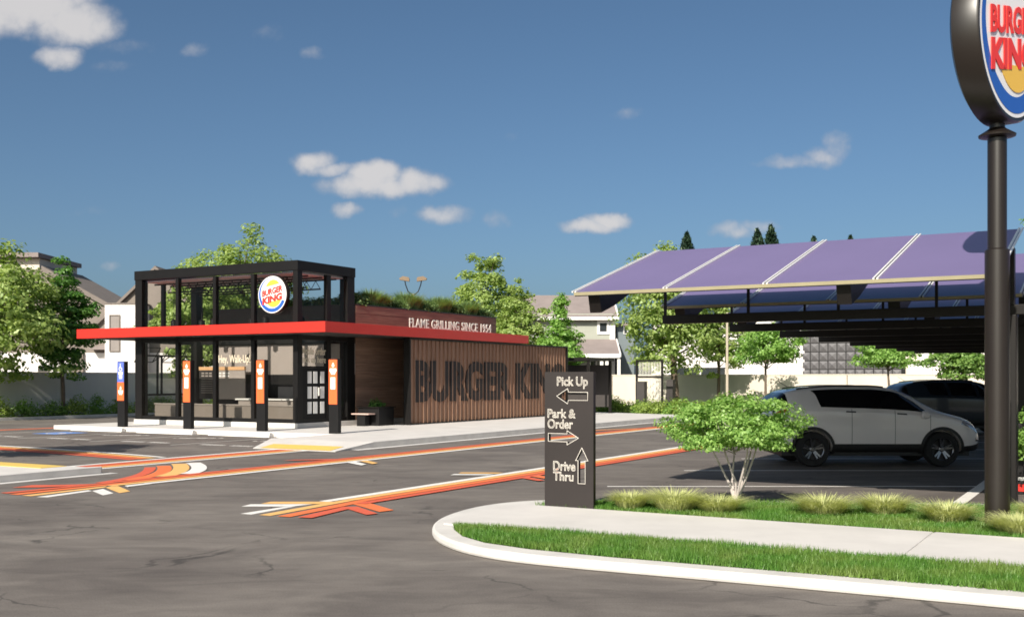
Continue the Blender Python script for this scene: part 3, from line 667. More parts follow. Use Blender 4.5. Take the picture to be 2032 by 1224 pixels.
# round logo --------------------------------------------------------------
def logo(parent, rad, thick, disc_m=None, rimw=.0, mtx=None):
    """drum lying in local xz, facing -y, centre at origin"""
    mtx = mtx or Matrix.Identity(4); rot = mtx @ UPR
    n = 64
    MB().lathe([(0, -thick), (rad * .97, -thick), (rad * 1.06, -thick + .05), (rad * 1.06, -.03), (rad * 1.035, 0), (rad, 0), (rad, -.01), (0, -.01)], n, rot).build('sign_drum', M['bronze'], parent, True)
    def disc(poly, z, m_, nm):
        MB().prism([(x * rad, y * rad) for x, y in poly], z, z + .006, rot).build(nm, M[m_], parent)
    disc([(.995 * math.cos(a), .995 * math.sin(a)) for a in np.linspace(0, 2 * math.pi, n, endpoint=False)], -.009, 'lwhite', 'sign_face')
    # blue crescent, thin at the top left, thickest at the lower right
    an = np.linspace(R(88), R(337), 50); w = [.015 + .185 * min(1, (a - R(88)) / R(150)) ** 1.1 for a in an]
    vs = [(.945 * math.cos(a), .945 * math.sin(a)) for a in an]; iv = [((.945 - q) * math.cos(a), (.945 - q) * math.sin(a)) for a, q in zip(an, w)]
    z = .001; k = len(an); mbb = MB()
    mbb.add([(x * rad, y * rad, z) for x, y in vs] + [(x * rad, y * rad, z) for x, y in iv], [(i, i + 1, k + i + 1, k + i) for i in range(k - 1)], rot)
    mbb.build('blue_crescent', M['lblue'], parent)
    tl = math.tan(R(11))
    top = [(.08 + .60 * math.cos(a), .06 + .74 * math.sin(a)) for a in np.linspace(0, math.pi, 25)]
    top = [(x, y) for x, y in top if y > .43 + tl * x * .8]; disc(top, .0, 'lyel', 'bun_top')
    bot = [(.08 + .60 * math.cos(a), -.02 + .66 * math.sin(a)) for a in np.linspace(math.pi, 2 * math.pi, 25)]
    bot = [(x, y) for x, y in bot if y < -.36 + tl * x * .8]; disc(bot, .0, 'lyel', 'bun_bottom')
    tm = MB(); sk = Matrix.Identity(4); sk[1][0] = tl
    V1, F1 = text_geo('BURGER', (-.70 * rad, .74 * rad, .02 * rad, .36 * rad), .004, .035)
    V2_, F2_ = text_geo('KING', (-.68 * rad, .70 * rad, -.42 * rad, -.03 * rad), .004, .05)
    lift = Matrix.Translation((0, 0, .009))
    tm.add(V1, F1, rot @ lift @ sk).add(V2_, F2_, rot @ lift @ sk).build('logo_lettering', M['lred'], parent)
lgo = EL('logo_sign', 'round burger logo sign on the glass tower front', 'sign', -.92, -.20, 4.60)
logo(lgo, .62, .19)
# raised lettering standing on the canopy edge
ls = EL('letter_sign', 'cream raised FLAME GRILLING SINCE 1954 letters standing on the red canopy', 'sign', 1.80, 3.85, 3.612)
V, F = text_geo('FLAME GRILLING SINCE 1954', (0, 5.65, .012, .335), .008, .012, 1.06)
for vv, ff in islands(V, F): MB().add(vv, ff, SIDE).build('letter', M['cream'], ls)
B_(-.02, .02, 0, 5.65, 0, .012).build('letter_rail', M['cream'], ls)

# slatted screen with the big lettering ----------------------------------
sc_ = EL('slatted_screen', 'walnut slat screen with dark BURGER KING lettering along the side', 'screen', 1.62, 3.95, .15)
SL = 12.45; SH = 3.10
B_(-.12, .035, .073, SL - .073, .052, SH - .062).build('backing', M['fin'], sc_)
B_(-.14, .13, 0, .07, 0, SH).build('frame', M['steel'], sc_); B_(-.14, .13, SL - .07, SL, 0, SH).build('frame', M['steel'], sc_)
B_(-.14, .12, .072, SL - .072, SH - .06, SH).build('frame', M['steel'], sc_); B_(-.14, .12, .072, SL - .072, 0, .05).build('frame', M['steel'], sc_)
fm = MB().box(.0355, .0805, 0, .042, .051, SH - .061).mesh('fin', M['fin'])
nf = 45
for i in range(nf): inst(fm, 'fin', sc_, (0, .10 + i * (SL - .3) / (nf - 1), 0))
V, F = text_geo('BURGER KING', (.40, SL - .30, .78, 2.32), .0215, .05, 1.0)
MB().add(V, F, Matrix.Translation((.0575, 0, 0)) @ SIDE).build('screen_lettering', M['letterd'], sc_)

# planter with bench flap beside the screen
pl = EL('planter_box', 'black planter box with a pale side shelf against the walnut wall', 'planter', .62, 2.75, .15)
MB().box(-.35, .55, .15, 1.05, 0, .62).build('box', M['black'], pl, bevel=.01); MB().box(-.40, .60, .10, 1.10, .622, .66).build('rim', M['steelm'], pl)
MB().box(-.3, .45, -.30, .08, .40, .44).build('shelf', M['pink'], pl); MB().box(-.1, .25, -.25, .0, 0, .399).build('shelf_leg', M['black'], pl)

# bollard signs -----------------------------------------------------------
def flame(mb, cx, cz, h, y):
    pts = [(0, 0), (.28, .12), (.36, .38), (.2, .68), (.02, 1), (-.16, .72), (-.36, .4), (-.28, .12)]
    mb.add([(cx + x * h, y, cz + z * h) for x, z in pts], [list(range(8))])
def bars(mb, cx, z, ws, y, h=.035, gap=.05):
    for i, w in enumerate(ws): mb.add([(cx - w / 2, y, z - i * gap), (cx + w / 2, y, z - i * gap), (cx + w / 2, y, z - i * gap + h), (cx - w / 2, y, z - i * gap + h)], [(0, 1, 2, 3)])
BL = ['blue and orange bollard sign with wheelchair symbol', 'orange bollard sign standing before the tall left glass bays', 'orange bollard sign standing below the round wall logo', 'orange bollard sign beside the glass tower door']
for i, r in enumerate((-6.10, -2.96, .25, 3.15)):
    e = EL('bollard_sign', BL[i], 'sign', r, -2.02, .15, group='bollard signs along the parking bays')
    MB().box(-.175, .175, 0, .16, 0, 2.24).build('post', M['black'], e, bevel=.008)
    if i == 0:
        MB().box(-.168, .155, -.012, -.001, 1.53, 2.22).build('upper_panel', M['blue'], e); MB().box(-.168, .155, -.012, -.001, .90, 1.525).build('lower_panel', M['orange'], e)
        k = MB(); y = -.015; t1_, t2_, f1_ = MB(), MB(), MB()
        for a in range(10):
            t0, t1 = R(70 + a * 28), R(98 + a * 28)
            k.add([(.0 + .06 * math.cos(t0), y, 1.985 + .06 * math.sin(t0)), (.0 + .06 * math.cos(t1), y, 1.985 + .06 * math.sin(t1)), (.0 + .085 * math.cos(t1), y, 1.985 + .085 * math.sin(t1)), (.0 + .085 * math.cos(t0), y, 1.985 + .085 * math.sin(t0))], [(0, 1, 2, 3)])
        k.box(-.03, .0, -.016, -.0125, 2.0, 2.10).box(-.03, .05, -.016, -.0125, 2.0, 2.02).box(.045, .07, -.016, -.0125, 1.92, 2.02).box(-.035, .005, -.016, -.0125, 2.115, 2.155)
        bars(t1_, 0, 1.83, (.22, .2, .14, .16, .14), y, .047, .046); flame(f1_, 0, 1.27, .13, y); bars(t2_, 0, 1.20, (.24, .22, .16), y, .051)
        k.build('wheelchair_symbol', M['white'], e); t1_.build('text_block', M['white'], e); t2_.build('text_block', M['cream'], e); f1_.build('flame_symbol', M['cream'], e)
    else:
        MB().box(-.165, .15, -.012, -.001, .88, 2.22).build('panel', M['orange'], e)
        k = MB(); y = -.015; t1_ = MB(); flame(k, 0, 1.99, .15, y); bars(t1_, 0, 1.91, (.25, .27, .2, .15), y, .047, .046); k.build('flame_symbol', M['cream'], e); t1_.build('text_block', M['cream'], e)
        MB().prism([(-.085, 1.33), (.075, 1.33), (.085, 1.34), (.085, 1.68), (.075, 1.69), (-.085, 1.69), (-.095, 1.68), (-.095, 1.34)], 0, .004, Matrix.Translation((0, -.0125, 0)) @ UPR).build('phone_symbol', M['white'], e)
# wheel stops
wm = MB().prism([(-.09, 0), (.09, 0), (.06, .13), (-.06, .13)], -1.28, 1.28, Matrix.Rotation(R(90), 4, 'Y') @ Matrix.Rotation(R(90), 4, 'Z'))
WLb = ['concrete wheel stop before the blue and orange bollard', 'concrete wheel stop, second from the left', 'concrete wheel stop, third from the left', 'concrete wheel stop nearest the kerb ramp']
for i, r in enumerate((-6.85, -3.55, -.28, 2.6)):
    o = wm.build('wheel_stop', M['white'], None, bevel=.01) if i == 0 else bpy.data.objects.new('wheel_stop', wme)
    wme = o.data
    if i: COL.objects.link(o)
    o.location = W(r, -2.37, 0.001); o.rotation_euler = (0, 0, -TH); tag(o, WLb[i], 'wheel stop', 'wheel stops along the parking bays')

# ================================================================== DIRECTION SIGN with cut-out letters
def sign_curve():
    sx, sz = .00696, .00666
    def T(px, py): return ((px - 1078) * sx, (1005 - py) * sz)
    spl = []                                               # closed polylines (list of points)
    def poly(pts): spl.append([T(*p) for p in pts])
    poly([(1104, 785), (1127, 770), (1129, 777), (1169, 777), (1169, 793), (1129, 793), (1127, 800)])
    poly([(1086, 859), (1126, 859), (1126, 853), (1150, 867), (1126, 881), (1126, 875), (1086, 875)])
    poly([(1157, 886), (1170, 911), (1164, 911), (1164, 956), (1149, 956), (1149, 911), (1144, 911)])
    for body, (x0, x1, yb, yt) in (('Pick Up', (1105, 1169, 770, 747)), ('Park &', (1085, 1143, 828, 811)), ('Order', (1085, 1138, 849, 831)), ('Drive', (1097, 1143, 932, 914)), ('Thru', (1097, 1139, 952, 935))):
        c = text_curve(body, .028); o = bpy.data.objects.new('txt', c); COL.objects.link(o)
        dg = bpy.context.evaluated_depsgraph_get(); cu2 = o.to_curve(dg, apply_modifiers=False)
        loops = []
        for s_ in cu2.splines:
            pts = []
            if s_.type == 'BEZIER':
                bp = s_.bezier_points; n = len(bp)
                for i in range(n):
                    a, b = bp[i], bp[(i + 1) % n]; straight = (a.handle_right - a.co).length + (b.handle_left - b.co).length < 1e-4
                    for t in ([0] if straight else [0, .25, .5, .75]):
                        q = (1 - t) ** 3 * a.co + 3 * (1 - t) ** 2 * t * a.handle_right + 3 * (1 - t) * t * t * b.handle_left + t ** 3 * b.co; pts.append((q.x, q.y))
            else: pts = [(p.co.x, p.co.y) for p in s_.points]
            loops.append(pts)
        o.to_curve_clear(); bpy.data.objects.remove(o)
        al = [p for l_ in loops for p in l_]; mnx, mxx = min(p[0] for p in al), max(p[0] for p in al); mny, mxy = min(p[1] for p in al), max(p[1] for p in al)
        a0, b0 = T(x0, yb); a1, b1 = T(x1, yt)
        for l_ in loops: spl.append([(a0 + (x - mnx) / (mxx - mnx) * (a1 - a0), b0 + (y - mny) / (mxy - mny) * (b1 - b0)) for x, y in l_])
    return spl
SPL = sign_curve()
def curve_obj(name, loops, m, parent, extrude=0, bevel=0, fill='BOTH', y=0):
    c = bpy.data.curves.new(name, 'CURVE'); c.dimensions = '2D'; c.fill_mode = fill; c.extrude = extrude; c.bevel_depth = bevel; c.bevel_resolution = 1
    for l_ in loops:
        s_ = c.splines.new('POLY'); s_.points.add(len(l_) - 1); s_.use_cyclic_u = True
        for p, q in zip(s_.points, l_): p.co = (q[0], q[1], 0, 1)
    tmp = bpy.data.objects.new(name, c); COL.objects.link(tmp)
    dg = bpy.context.evaluated_depsgraph_get(); me = bpy.data.meshes.new_from_object(tmp.evaluated_get(dg)); bpy.data.objects.remove(tmp); bpy.data.curves.remove(c)
    me.transform(Matrix.Translation((0, y, 0)) @ UPR); me.materials.clear(); me.materials.append(m)
    o = bpy.data.objects.new(name, me); COL.objects.link(o); o.parent = parent; return o
ds = EL('direction_sign', 'dark brown standing sign with cut-out Pick Up, Park & Order, Drive Thru lettering', 'sign', 17.15, -14.86, .104)
curve_obj('panel', [[(0, 0), (.715, 0), (.715, 1.785), (0, 1.785)]] + SPL, M['sign'], ds, extrude=.035, y=.036)
curve_obj('lettering_outline', SPL, M['cream'], ds, extrude=0.001, bevel=.0026, fill='NONE', y=-.001)
MB().box(-.03, .745, -.02, .09, -.06, -.002).build('footing', M['sign'], ds)

# ================================================================== PYLON SIGN
py_ = EL('pylon_sign', 'tall black pole sign with round burger logo drum at the top right', 'sign', 22.58, -13.94, .10)
MB().lathe([(.135, 0), (.135, 3.18), (.105, 3.2), (.105, 4.47), (0, 4.47)], 32).build('pole', M['bronze'], py_, True)
MB().lathe([(0, 4.47), (.2, 4.49), (.205, 4.51), (.11, 4.57), (.085, 4.59), (.085, 4.85), (0, 4.85)], 28).build('neck_flange', M['bronze'], py_, True)
LA = R(45) + TH - R(0)                                         # face turned towards the right
logo(py_, .93, .34, mtx=Matrix.Translation((0, 0, 5.62)) @ Matrix.Rotation(LA, 4, 'Z') @ Matrix.Translation((0, -.17, 0)))

# ================================================================== SOLAR CARPORT
ORD = ['front', 'second', 'third', 'fourth', 'fifth', 'sixth', 'seventh', 'rearmost']
sl_ = math.atan2(.92, 3.21); LEN = math.hypot(.92, 3.21); PWD = 1.39
TILT = Matrix.Rotation(sl_, 4, 'X')
pme = MB().box(.012, PWD - .012, .02, LEN, 0, .028, TILT).mesh('solar_panel', M['purple'])
bme = MB().box(0, PWD, .015, LEN - .005, -.03, -.002, TILT).mesh('panel_back', M['panelback'])
rme = MB().box(-.034, -.012, 0, LEN, .029, .05, TILT).box(.012, .034, 0, LEN, .029, .05, TILT).mesh('seam_rail', M['alu'])
tme = MB().box(0, PWD, -.010, .018, -.012, .031, TILT).mesh('edge_trim', M['trim'])
fme = MB().prism([(.12, -.034), (2.9, -.034), (2.9, -.12), (.6, -.30), (.12, -.30)], -.09, .09, TILT @ Matrix(((0, 0, 1, 0), (1, 0, 0, 0), (0, 1, 0, 0), (0, 0, 0, 1)))).mesh('rafter', M['steelm'])
hme = MB().box(-.02, .02, -.02, .02, 0, 1).mesh('hanger', M['steelm'])
for k in range(8):
    s0 = -13.68 + 3.4 * k
    e = EL('solar_canopy', '%s row of the purple solar panel carport' % ORD[k], 'carport', 17.0, s0, 3.0, group='rows of the solar carport')
    for mod, off in enumerate((0.0, 5.95)):
        for j in range(4):
            x = off + j * PWD; inst(pme, 'solar_panel', e, (x, 0, 0)); inst(bme, 'panel_back', e, (x, 0, 0)); inst(tme, 'edge_trim', e, (x, 0, 0))
        for j in range(5): inst(rme, 'seam_rail', e, (off + j * PWD, 0, 0))
        for x in (.25, 3.75): inst(fme, 'rafter', e, (off + x, 0, 0))
        for j in range(4 if mod == 0 else 4):
            x = off + .32 + j * 1.39; y = 2.7; h = inst(hme, 'hanger', e, (x, y, -.17)); h.scale = (1, 1, .287 * y + .12)
    MB().box(.30, 11.2, 2.62, 2.78, -.31, -.17).build('beam', M['steelm'], e, bevel=.006)
    MB().box(5.27, 5.55, 2.56, 2.84, -2.998, -.312).build('column', M['steelm'], e, bevel=.01)
    MB().box(5.30, 5.52, 2.60, 2.80, -.169, .62).build('column_head', M['steelm'], e)
kk = EL('order_kiosk', 'small red striped order post at the foot of the carport column', 'kiosk', 22.36, -8.95, 0.0)
MB().box(-.12, .12, -.1, .1, 0, 1.1).build('post', M['black'], kk, bevel=.01); MB().box(-.13, .13, -.11, .11, .05, .16).build('stripe', M['red'], kk); MB().box(-.13, .13, -.11, .11, .22, .27).build('stripe', M['white'], kk)

# ================================================================== CARS
def catmull(xs, ys, x):
    n = len(xs)
    if x <= xs[0]: return ys[0]
    if x >= xs[-1]: return ys[-1]
    i = max(j for j in range(n) if xs[j] <= x); i = min(i, n - 2)
    h = xs[i + 1] - xs[i]; t = (x - xs[i]) / h
    def sl(j):
        if j == 0: return (ys[1] - ys[0]) / (xs[1] - xs[0])
        if j == n - 1: return (ys[-1] - ys[-2]) / (xs[-1] - xs[-2])
        a = (ys[j] - ys[j - 1]) / (xs[j] - xs[j - 1]); b = (ys[j + 1] - ys[j]) / (xs[j + 1] - xs[j])
        return 0 if a * b <= 0 else 2 * a * b / (a + b)
    m0, m1 = sl(i) * h, sl(i + 1) * h
    return (2 * t ** 3 - 3 * t ** 2 + 1) * ys[i] + (t ** 3 - 2 * t ** 2 + t) * m0 + (-2 * t ** 3 + 3 * t ** 2) * ys[i + 1] + (t ** 3 - t ** 2) * m1
#        x      zb   belt  top   wl   wt
STN = [(-2.215, .46, .72, .76, .60, .50), (-2.19, .40, .86, .92, .74, .66), (-2.13, .35, .97, 1.06, .83, .74), (-2.04, .32, 1.10, 1.27, .875, .70), (-1.90, .31, 1.17, 1.46, .90, .66), (-1.70, .30, 1.20, 1.555, .915, .645),
       (-1.30, .30, 1.20, 1.62, .925, .635), (-.7, .30, 1.185, 1.655, .925, .63), (-.1, .30, 1.165, 1.655, .925, .625), (.35, .30, 1.145, 1.615, .925, .62), (.75, .30, 1.12, 1.475, .925, .625), (1.10, .30, 1.085, 1.27, .925, .67), (1.32, .30, 1.05, 1.15, .92, .73),
       (1.60, .30, .99, 1.075, .91, .72), (1.90, .31, .89, .985, .88, .68), (2.08, .33, .76, .87, .81, .62), (2.18, .36, .62, .70, .70, .52), (2.22, .42, .54, .58, .55, .40)]
XS = [q[0] for q in STN]
def section(x):
    zb, be, tp, wl, wt = (catmull(XS, [q[i] for q in STN], x) for i in range(1, 6))
    wt = min(wt, wl)
    return [(0, zb), (wl * .80, zb), (wl * .95, zb + .05), (wl * .985, zb + .18), (wl, zb + (be - zb) * .55), (wl * .992, be - .07), (wl * .965, be), (wt + .3 * (wl * .965 - wt), be + .66 * (tp - be)), (wt, tp - .10 * (tp - be) - .012), (wt * .86, tp - .012), (wt * .45, tp), (0, tp + .004)]
NV = 12
def loft(x, v):
    sec = section(x); ks = list(range(NV))
    return catmull(ks, [p[0] for p in sec], v), catmull(ks, [p[1] for p in sec], v)
def make_car(name, label, paint_m, loc, rz, scale, pillars, grp=None):
    e = E(name, label, 'car', loc, rz, grp); e.scale = (scale, scale, scale)
    xs = np.concatenate([np.linspace(-2.215, -1.85, 14), np.linspace(-1.8, 1.8, 46), np.linspace(1.85, 2.22, 14)]); vs = np.linspace(0, NV - 1, 56)
    mb = MB(); nx, nv = len(xs), len(vs); pts = {}
    for sgn in (1, -1):
        base = len(mb.v)
        for x in xs:
            for v in vs: y, z = loft(x, v); mb.v.append((x, sgn * y, z))
        for i in range(nx - 1):
            for j in range(nv - 1):
                q = [base + i * nv + j, base + (i + 1) * nv + j, base + (i + 1) * nv + j + 1, base + i * nv + j + 1]; mb.f.append(q if sgn < 0 else q[::-1])
        for i, fl in ((0, 1), (nx - 1, 0)):
            q = [base + i * nv + j for j in range(nv)]; mb.f.append(q if (fl == (sgn > 0)) else q[::-1])
    body = mb.build('body', paint_m, e, True)
    bm = bmesh.new(); bm.from_mesh(body.data); bmesh.ops.remove_doubles(bm, verts=bm.verts, dist=.0005); bmesh.ops.recalc_face_normals(bm, faces=bm.faces); bm.to_mesh(body.data); bm.free()
    cut = MB()
    for ax in (-1.29, 1.35):
        for sg in (1, -1):
            c = MB(); c.lathe([(0, -.2), (.395, -.2), (.395, .25), (0, .25)], 40, Matrix.Translation((ax, sg * .84, .365)) @ Matrix.Rotation(R(-90 * sg), 4, 'X')); cut.add(c.v, c.f)
    co = cut.build('cutter', None)
    cb = bmesh.new(); cb.from_mesh(co.data); bmesh.ops.remove_doubles(cb, verts=cb.verts, dist=.0005); bmesh.ops.recalc_face_normals(cb, faces=cb.faces); cb.to_mesh(co.data); cb.free()
    md = body.modifiers.new('b', 'BOOLEAN'); md.object = co; md.operation = 'DIFFERENCE'; md.solver = 'EXACT'
    body.parent = None
    dg = bpy.context.evaluated_depsgraph_get(); nm = bpy.data.meshes.new_from_object(body.evaluated_get(dg)); body.modifiers.clear(); body.data = nm; body.parent = e
    nm.polygons.foreach_set('use_smooth', [True] * len(nm.polygons))
    try: nm.set_sharp_from_angle(angle=R(40))
    except Exception: pass
    bpy.data.objects.remove(co)
    def patch(nm_, m_, x0, x1, v0, v1, sides=(1, -1), off=.006, n=26, nvv=8, xl=None, xh=None, par=None):
        """skin patch on the body; xl/xh shift the ends with v (slanted ends)"""
        for sg in sides:
            p = MB(); 
            for i in range(n + 1):
                for j in range(nvv + 1):
                    tv = j / nvv; v = v0 + (v1 - v0) * tv; a = x0 + (xl or 0) * tv; b = x1 + (xh or 0) * tv; x = a + (b - a) * i / n
                    y, z = loft(x, v); y2, z2 = loft(x, v + .03); dy, dz = y2 - y, z2 - z; l_ = math.hypot(dy, dz) or 1
                    ny, nz_ = dz / l_, -dy / l_
                    if ny < 0 and v < 9: ny, nz_ = -ny, -nz_
                    if v >= 9 and nz_ < 0: ny, nz_ = -ny, -nz_
                    p.v.append((x, sg * (y + ny * off), z + nz_ * off))
            for i in range(n):
                for j in range(nvv):
                    q = [i * (nvv + 1) + j, (i + 1) * (nvv + 1) + j, (i + 1) * (nvv + 1) + j + 1, i * (nvv + 1) + j + 1]; p.f.append(q if sg < 0 else q[::-1])
            p.build(nm_, m_, par or e, True)
    patch('side_window', M['carglass'], -1.12, 1.10, 6.12, 7.75, xl=-.16, xh=-.58)
    if pillars:
        for px_ in (-.55, .32): patch('door_pillar', paint_m, px_ - .05, px_ + .05, 6.12, 7.92, off=.010, n=2, xl=-.1, xh=-.1)
    patch('rear_window', M['carglass'], -2.09, -1.78, 6.25, 11, off=.006, xl=.10, xh=-.06)
    patch('windscreen', M['carglass'], .52, 1.20, 8.55, 11, off=.006)
    patch('tail_lamp', M['tail'], -2.16, -1.80, 5.0, 5.9, off=.012, xl=.03)
    patch('head_lamp', M['lampc'], 1.74, 2.10, 4.9, 5.9, off=.010, xl=.04, xh=-.02)
    patch('fog_lamp', M['chrome'], 2.06, 2.16, 3.2, 4.2, off=.012, n=6)
    patch('sill_cladding', M['plast'], -.90, .96, 1.3, 2.95, off=.012)
    patch('bumper_cladding', M['plast'], -2.20, -1.70, 1.2, 2.9, off=.010); patch('bumper_cladding', M['plast'], 1.75, 2.21, 1.2, 2.6, off=.010)
    patch('door_handle', M['plast'], -.62, -.42, 5.0, 5.28, off=.022, n=6, nvv=3); patch('door_handle', M['plast'], .42, .62, 5.0, 5.28, off=.022, n=6, nvv=3)
    for gx in (-.50, .38, 1.10): patch('door_gap', M['plast'], gx, gx + .009, 2.8, 6.0, off=.0025, n=1, nvv=14)
    for sg in (1, -1):
        rr_ = MB(); rr_.path([(x, sg * (loft(x, 8.6)[0]), loft(x, 8.6)[1] + .022) for x in np.linspace(-1.55, .25, 12)], [.016] * 12, 6); rr_.build('roof_rail', M['plast'], e)
        mr_ = MB(); mr_.lathe([(0, -.09), (.07, -.07), (.085, 0), (.07, .06), (0, .07)], 16, Matrix.Translation((.98, sg * 1.01, 1.07)) @ Matrix.Scale(1.5, 4, (0, 0, 1)) @ Matrix.Rotation(R(90), 4, 'Y') @ Matrix.Scale(.7, 4, (1, 0, 0))); mr_.tube((.98, sg * .9, 1.02), (.98, sg * 1.0, 1.05), .03, n=6); mr_.build('mirror', paint_m, e, True)
        for ax in (-1.29, 1.35):
            w_ = E('wheel', None, None, (ax, sg * .80, .36)); w_.parent = e
            rotw = Matrix.Rotation(R(-90 * sg), 4, 'X')
            MB().lathe([(.235, -.11), (.33, -.115), (.357, -.07), (.36, .0), (.357, .07), (.33, .115), (.238, .11), (.23, .06), (.23, -.08), (.235, -.11)], 40, rotw).build('tyre', M['tyre'], w_, True)
            rm_ = MB().lathe([(.238, .10), (.232, .112), (.218, .105), (.212, .02), (0, .0)], 40, rotw)
            rm_.build('rim', M['plast'], w_, True); sp = MB()
            for q in range(5):
                a = R(90 + 72 * q)
                for da in (-.16, .16):
                    m_ = rotw @ Matrix.Rotation(a + da, 4, 'Z'); sp.add([(.03, -.022, .075), (.218, -.017, .10), (.218, .017, .10), (.03, .022, .075), (.03, -.03, .02), (.218, -.022, .03), (.218, .022, .03), (.03, .03, .02)], [(0, 1, 2, 3), (0, 4, 5, 1), (3, 2, 6, 7), (1, 5, 6, 2)], m_)
            sp.lathe([(.055, .03), (.055, .085), (.04, .095), (0, .095)], 14, rotw); sp.lathe([(.236, .100), (.226, .116), (.212, .104)], 40, rotw); sp.build('spokes', M['rim'], w_)
            # arch lip
            al_ = MB(); k_ = 26
            for i in range(k_ + 1):
                t = R(-18 + 216 * i / k_)
                for rr2 in (.392, .455):
                    X_, Z_ = ax + rr2 * math.cos(t), .365 + rr2 * math.sin(t)
                    # find the body side at that height
                    sec = section(max(-2.2, min(2.2, X_))); yb = max(p[0] for p in sec)
                    yv = yb * (1 - .06 * max(0, (.5 - Z_) / .2) ** 2)
                    al_.v.append((X_, sg * (yv + .010), max(Z_, .26)))
            for i in range(k_): al_.f.append([2 * i, 2 * i + 1, 2 * i + 3, 2 * i + 2])
            al_.build('wheel_arch', M['plast'], e, True)
    MB().box(-1.9, 1.95, -.78, .78, .22, .32).build('underbody', M['plast'], e)
    an_ = MB().tube((-1.55, 0, 1.60), (-1.80, 0, 1.76), .008, .004, n=5); an_.build('aerial', M['plast'], e)
    return e
make_car('parked_car', 'silver white compact SUV parked under the carport behind the small tree', M['carwhite'], (7.43, 22.98, 0), 0, 1.0, False)
make_car('parked_car', 'dark blue grey SUV parked further back under the carport', M['cardark'], (14.45, 35.2, 0), 0, 1.06, True)

# ================================================================== POLES, TRELLIS, BINS
def lamp_post(label, X, Y, top, m, heads):
    e = E('lamp_post', label, 'lamp post', (X, Y, 0)); MB().lathe([(.16, 0), (.16, .5), (.075, .52), (.06, top), (0, top)], 14).build('pole', m, e, True)
    for sg in heads:
        a = MB(); a.path([(0, 0, top - .1), (.28 * sg, 0, top + .12), (.42 * sg, 0, top + .5), (.46 * sg, 0, top + .72)], [.035, .03, .03, .03], 8); a.build('arm', M['steelm'], e, True)
        MB().prism([(.30, .66), (1.02, .78), (1.06, .90), (.78, 1.06), (.34, .98), (.28, .86)], -.2, .2, Matrix.Translation((0, 0, top + .2)) @ Matrix.Scale(sg, 4, (1, 0, 0)) @ Matrix.Scale(.72, 4) @ UPR).build('lamp_head', M['tan'], e)
    return e
lamp_post('twin headed lamp post rising behind the rooftop plants', -5.48, 60, 6.5, M['beige'], (1, -1))
lamp_post('beige lamp post standing before the cream wall', 10.94, 55, 5.15, M['beige'], (1,))
tr = EL('trellis', 'black trellis frame with slats among the shrubs', 'trellis', .75, 26.6, .1)
for x in (-.05, 1.42): MB().box(x, x + .1, 0, .1, 0, 2.72).build('post', M['steelm'], tr)
for z in (2.62, 1.75): MB().box(.052, 1.418, .01, .09, z, z + .09).build('crossbar', M['steelm'], tr)
sm = MB().box(0, .022, .03, .06, .2, 2.62).mesh('slat', M['cream'])
for i in range(15): inst(sm, 'slat', tr, (.12 + i * .088, .05, 0))
for i, (lab, r, s, w, h) in enumerate((('dark bin standing before the black trellis', 1.15, 26.2, .45, 1.5), ('dark narrow bin beside the tree trunk by the wall', 1.75, 28.9, .40, 1.6), ('wide dark bin behind the direction sign', -1.75, 27.0, .62, 1.6))):
    e = EL('bin', lab, 'bin', r, s, .1); MB().box(-w / 2, w / 2, 0, .4, 0, h).build('body', M['dgrey'], e, bevel=.01); MB().box(-w / 2 - .015, w / 2 + .015, -.015, .415, h + .001, h + .05).build('lid', M['dgrey'], e)
pg = EL('pergola', 'dark pergola frame at the far end of the slatted screen', 'pergola', 1.2, 17.2, .15)
for (x, y) in ((-1.3, 0), (1.1, 0), (-1.3, 2.4), (1.1, 2.4)): MB().box(x, x + .12, y, y + .12, 0, 2.48).build('post', M['steelm'], pg)
MB().box(-1.4, 1.3, -.05, 2.6, 2.481, 2.62).build('roof', M['steelm'], pg); MB().box(-1.18, 1.1, 2.42, 2.5, .3, 2.3).build('back_panel', M['dgrey'], pg)

# ================================================================== HOUSES
def win(parent, x0, x1, z0, z1, y, fr=.1, fm='white', gm='winglass'):
    w = B_(x0, x1, y - .04, y - .001, z0, z1).build('window', M[gm], parent)
    f = MB(); f.box(x0 - fr, x0 - .001, y - .09, y, z0 - fr, z1 + fr).box(x1 + .001, x1 + fr, y - .09, y, z0 - fr, z1 + fr).box(x0, x1, y - .09, y, z1 + .001, z1 + fr).box(x0, x1, y - .09, y, z0 - fr, z0 - .001)
    f.build('window_frame', M[fm], w)
def px(x, Y): return (x - 1016) / 2147 * Y
def pz(y, Y): return CAM_H + (751 - y) / 2147 * Y
# white gabled house at the left, facing the camera
Y = 76.0
h1 = E('gabled_house', 'white house with steep brown gable behind the left grey wall', 'house', (px(310, Y), Y, 0))
def hx(x): return px(x, Y) - px(310, Y)
ap = pz(528, Y); lo = pz(676, Y); xl_ = hx(150); xr_ = -hx(150)
MB().prism([(xl_ + .3, .0), (xr_ - .3, 0), (xr_ - .3, lo), (0, ap - .35), (xl_ + .3, lo)], -9, 0, UPR).build('gable_wall', M['clad'], h1)
MB().box(xl_ + .35, xr_ - .35, -.06, -.002, 0, pz(700, Y)).build('ground_floor', M['plaster'], h1)
for sg in (-1, 1):
    pts = [(0, ap), (sg * xr_, lo - .2), (sg * xr_, lo - .42), (0, ap - .25)]
    MB().prism(pts, -9.3, .3, UPR).build('roof', M['roof'], h1)
MB().box(hx(225), hx(297), -1.6, -.061, 0, pz(607, Y)).build('bay', M['plaster'], h1); MB().box(hx(223), hx(299), -1.65, -.061, pz(607, Y) + .002, pz(604, Y)).build('bay_cap', M['roof'], h1)
win(h1, hx(236), hx(253), pz(697, Y), pz(629, Y), -1.6, .06, 'clad', 'winblind')
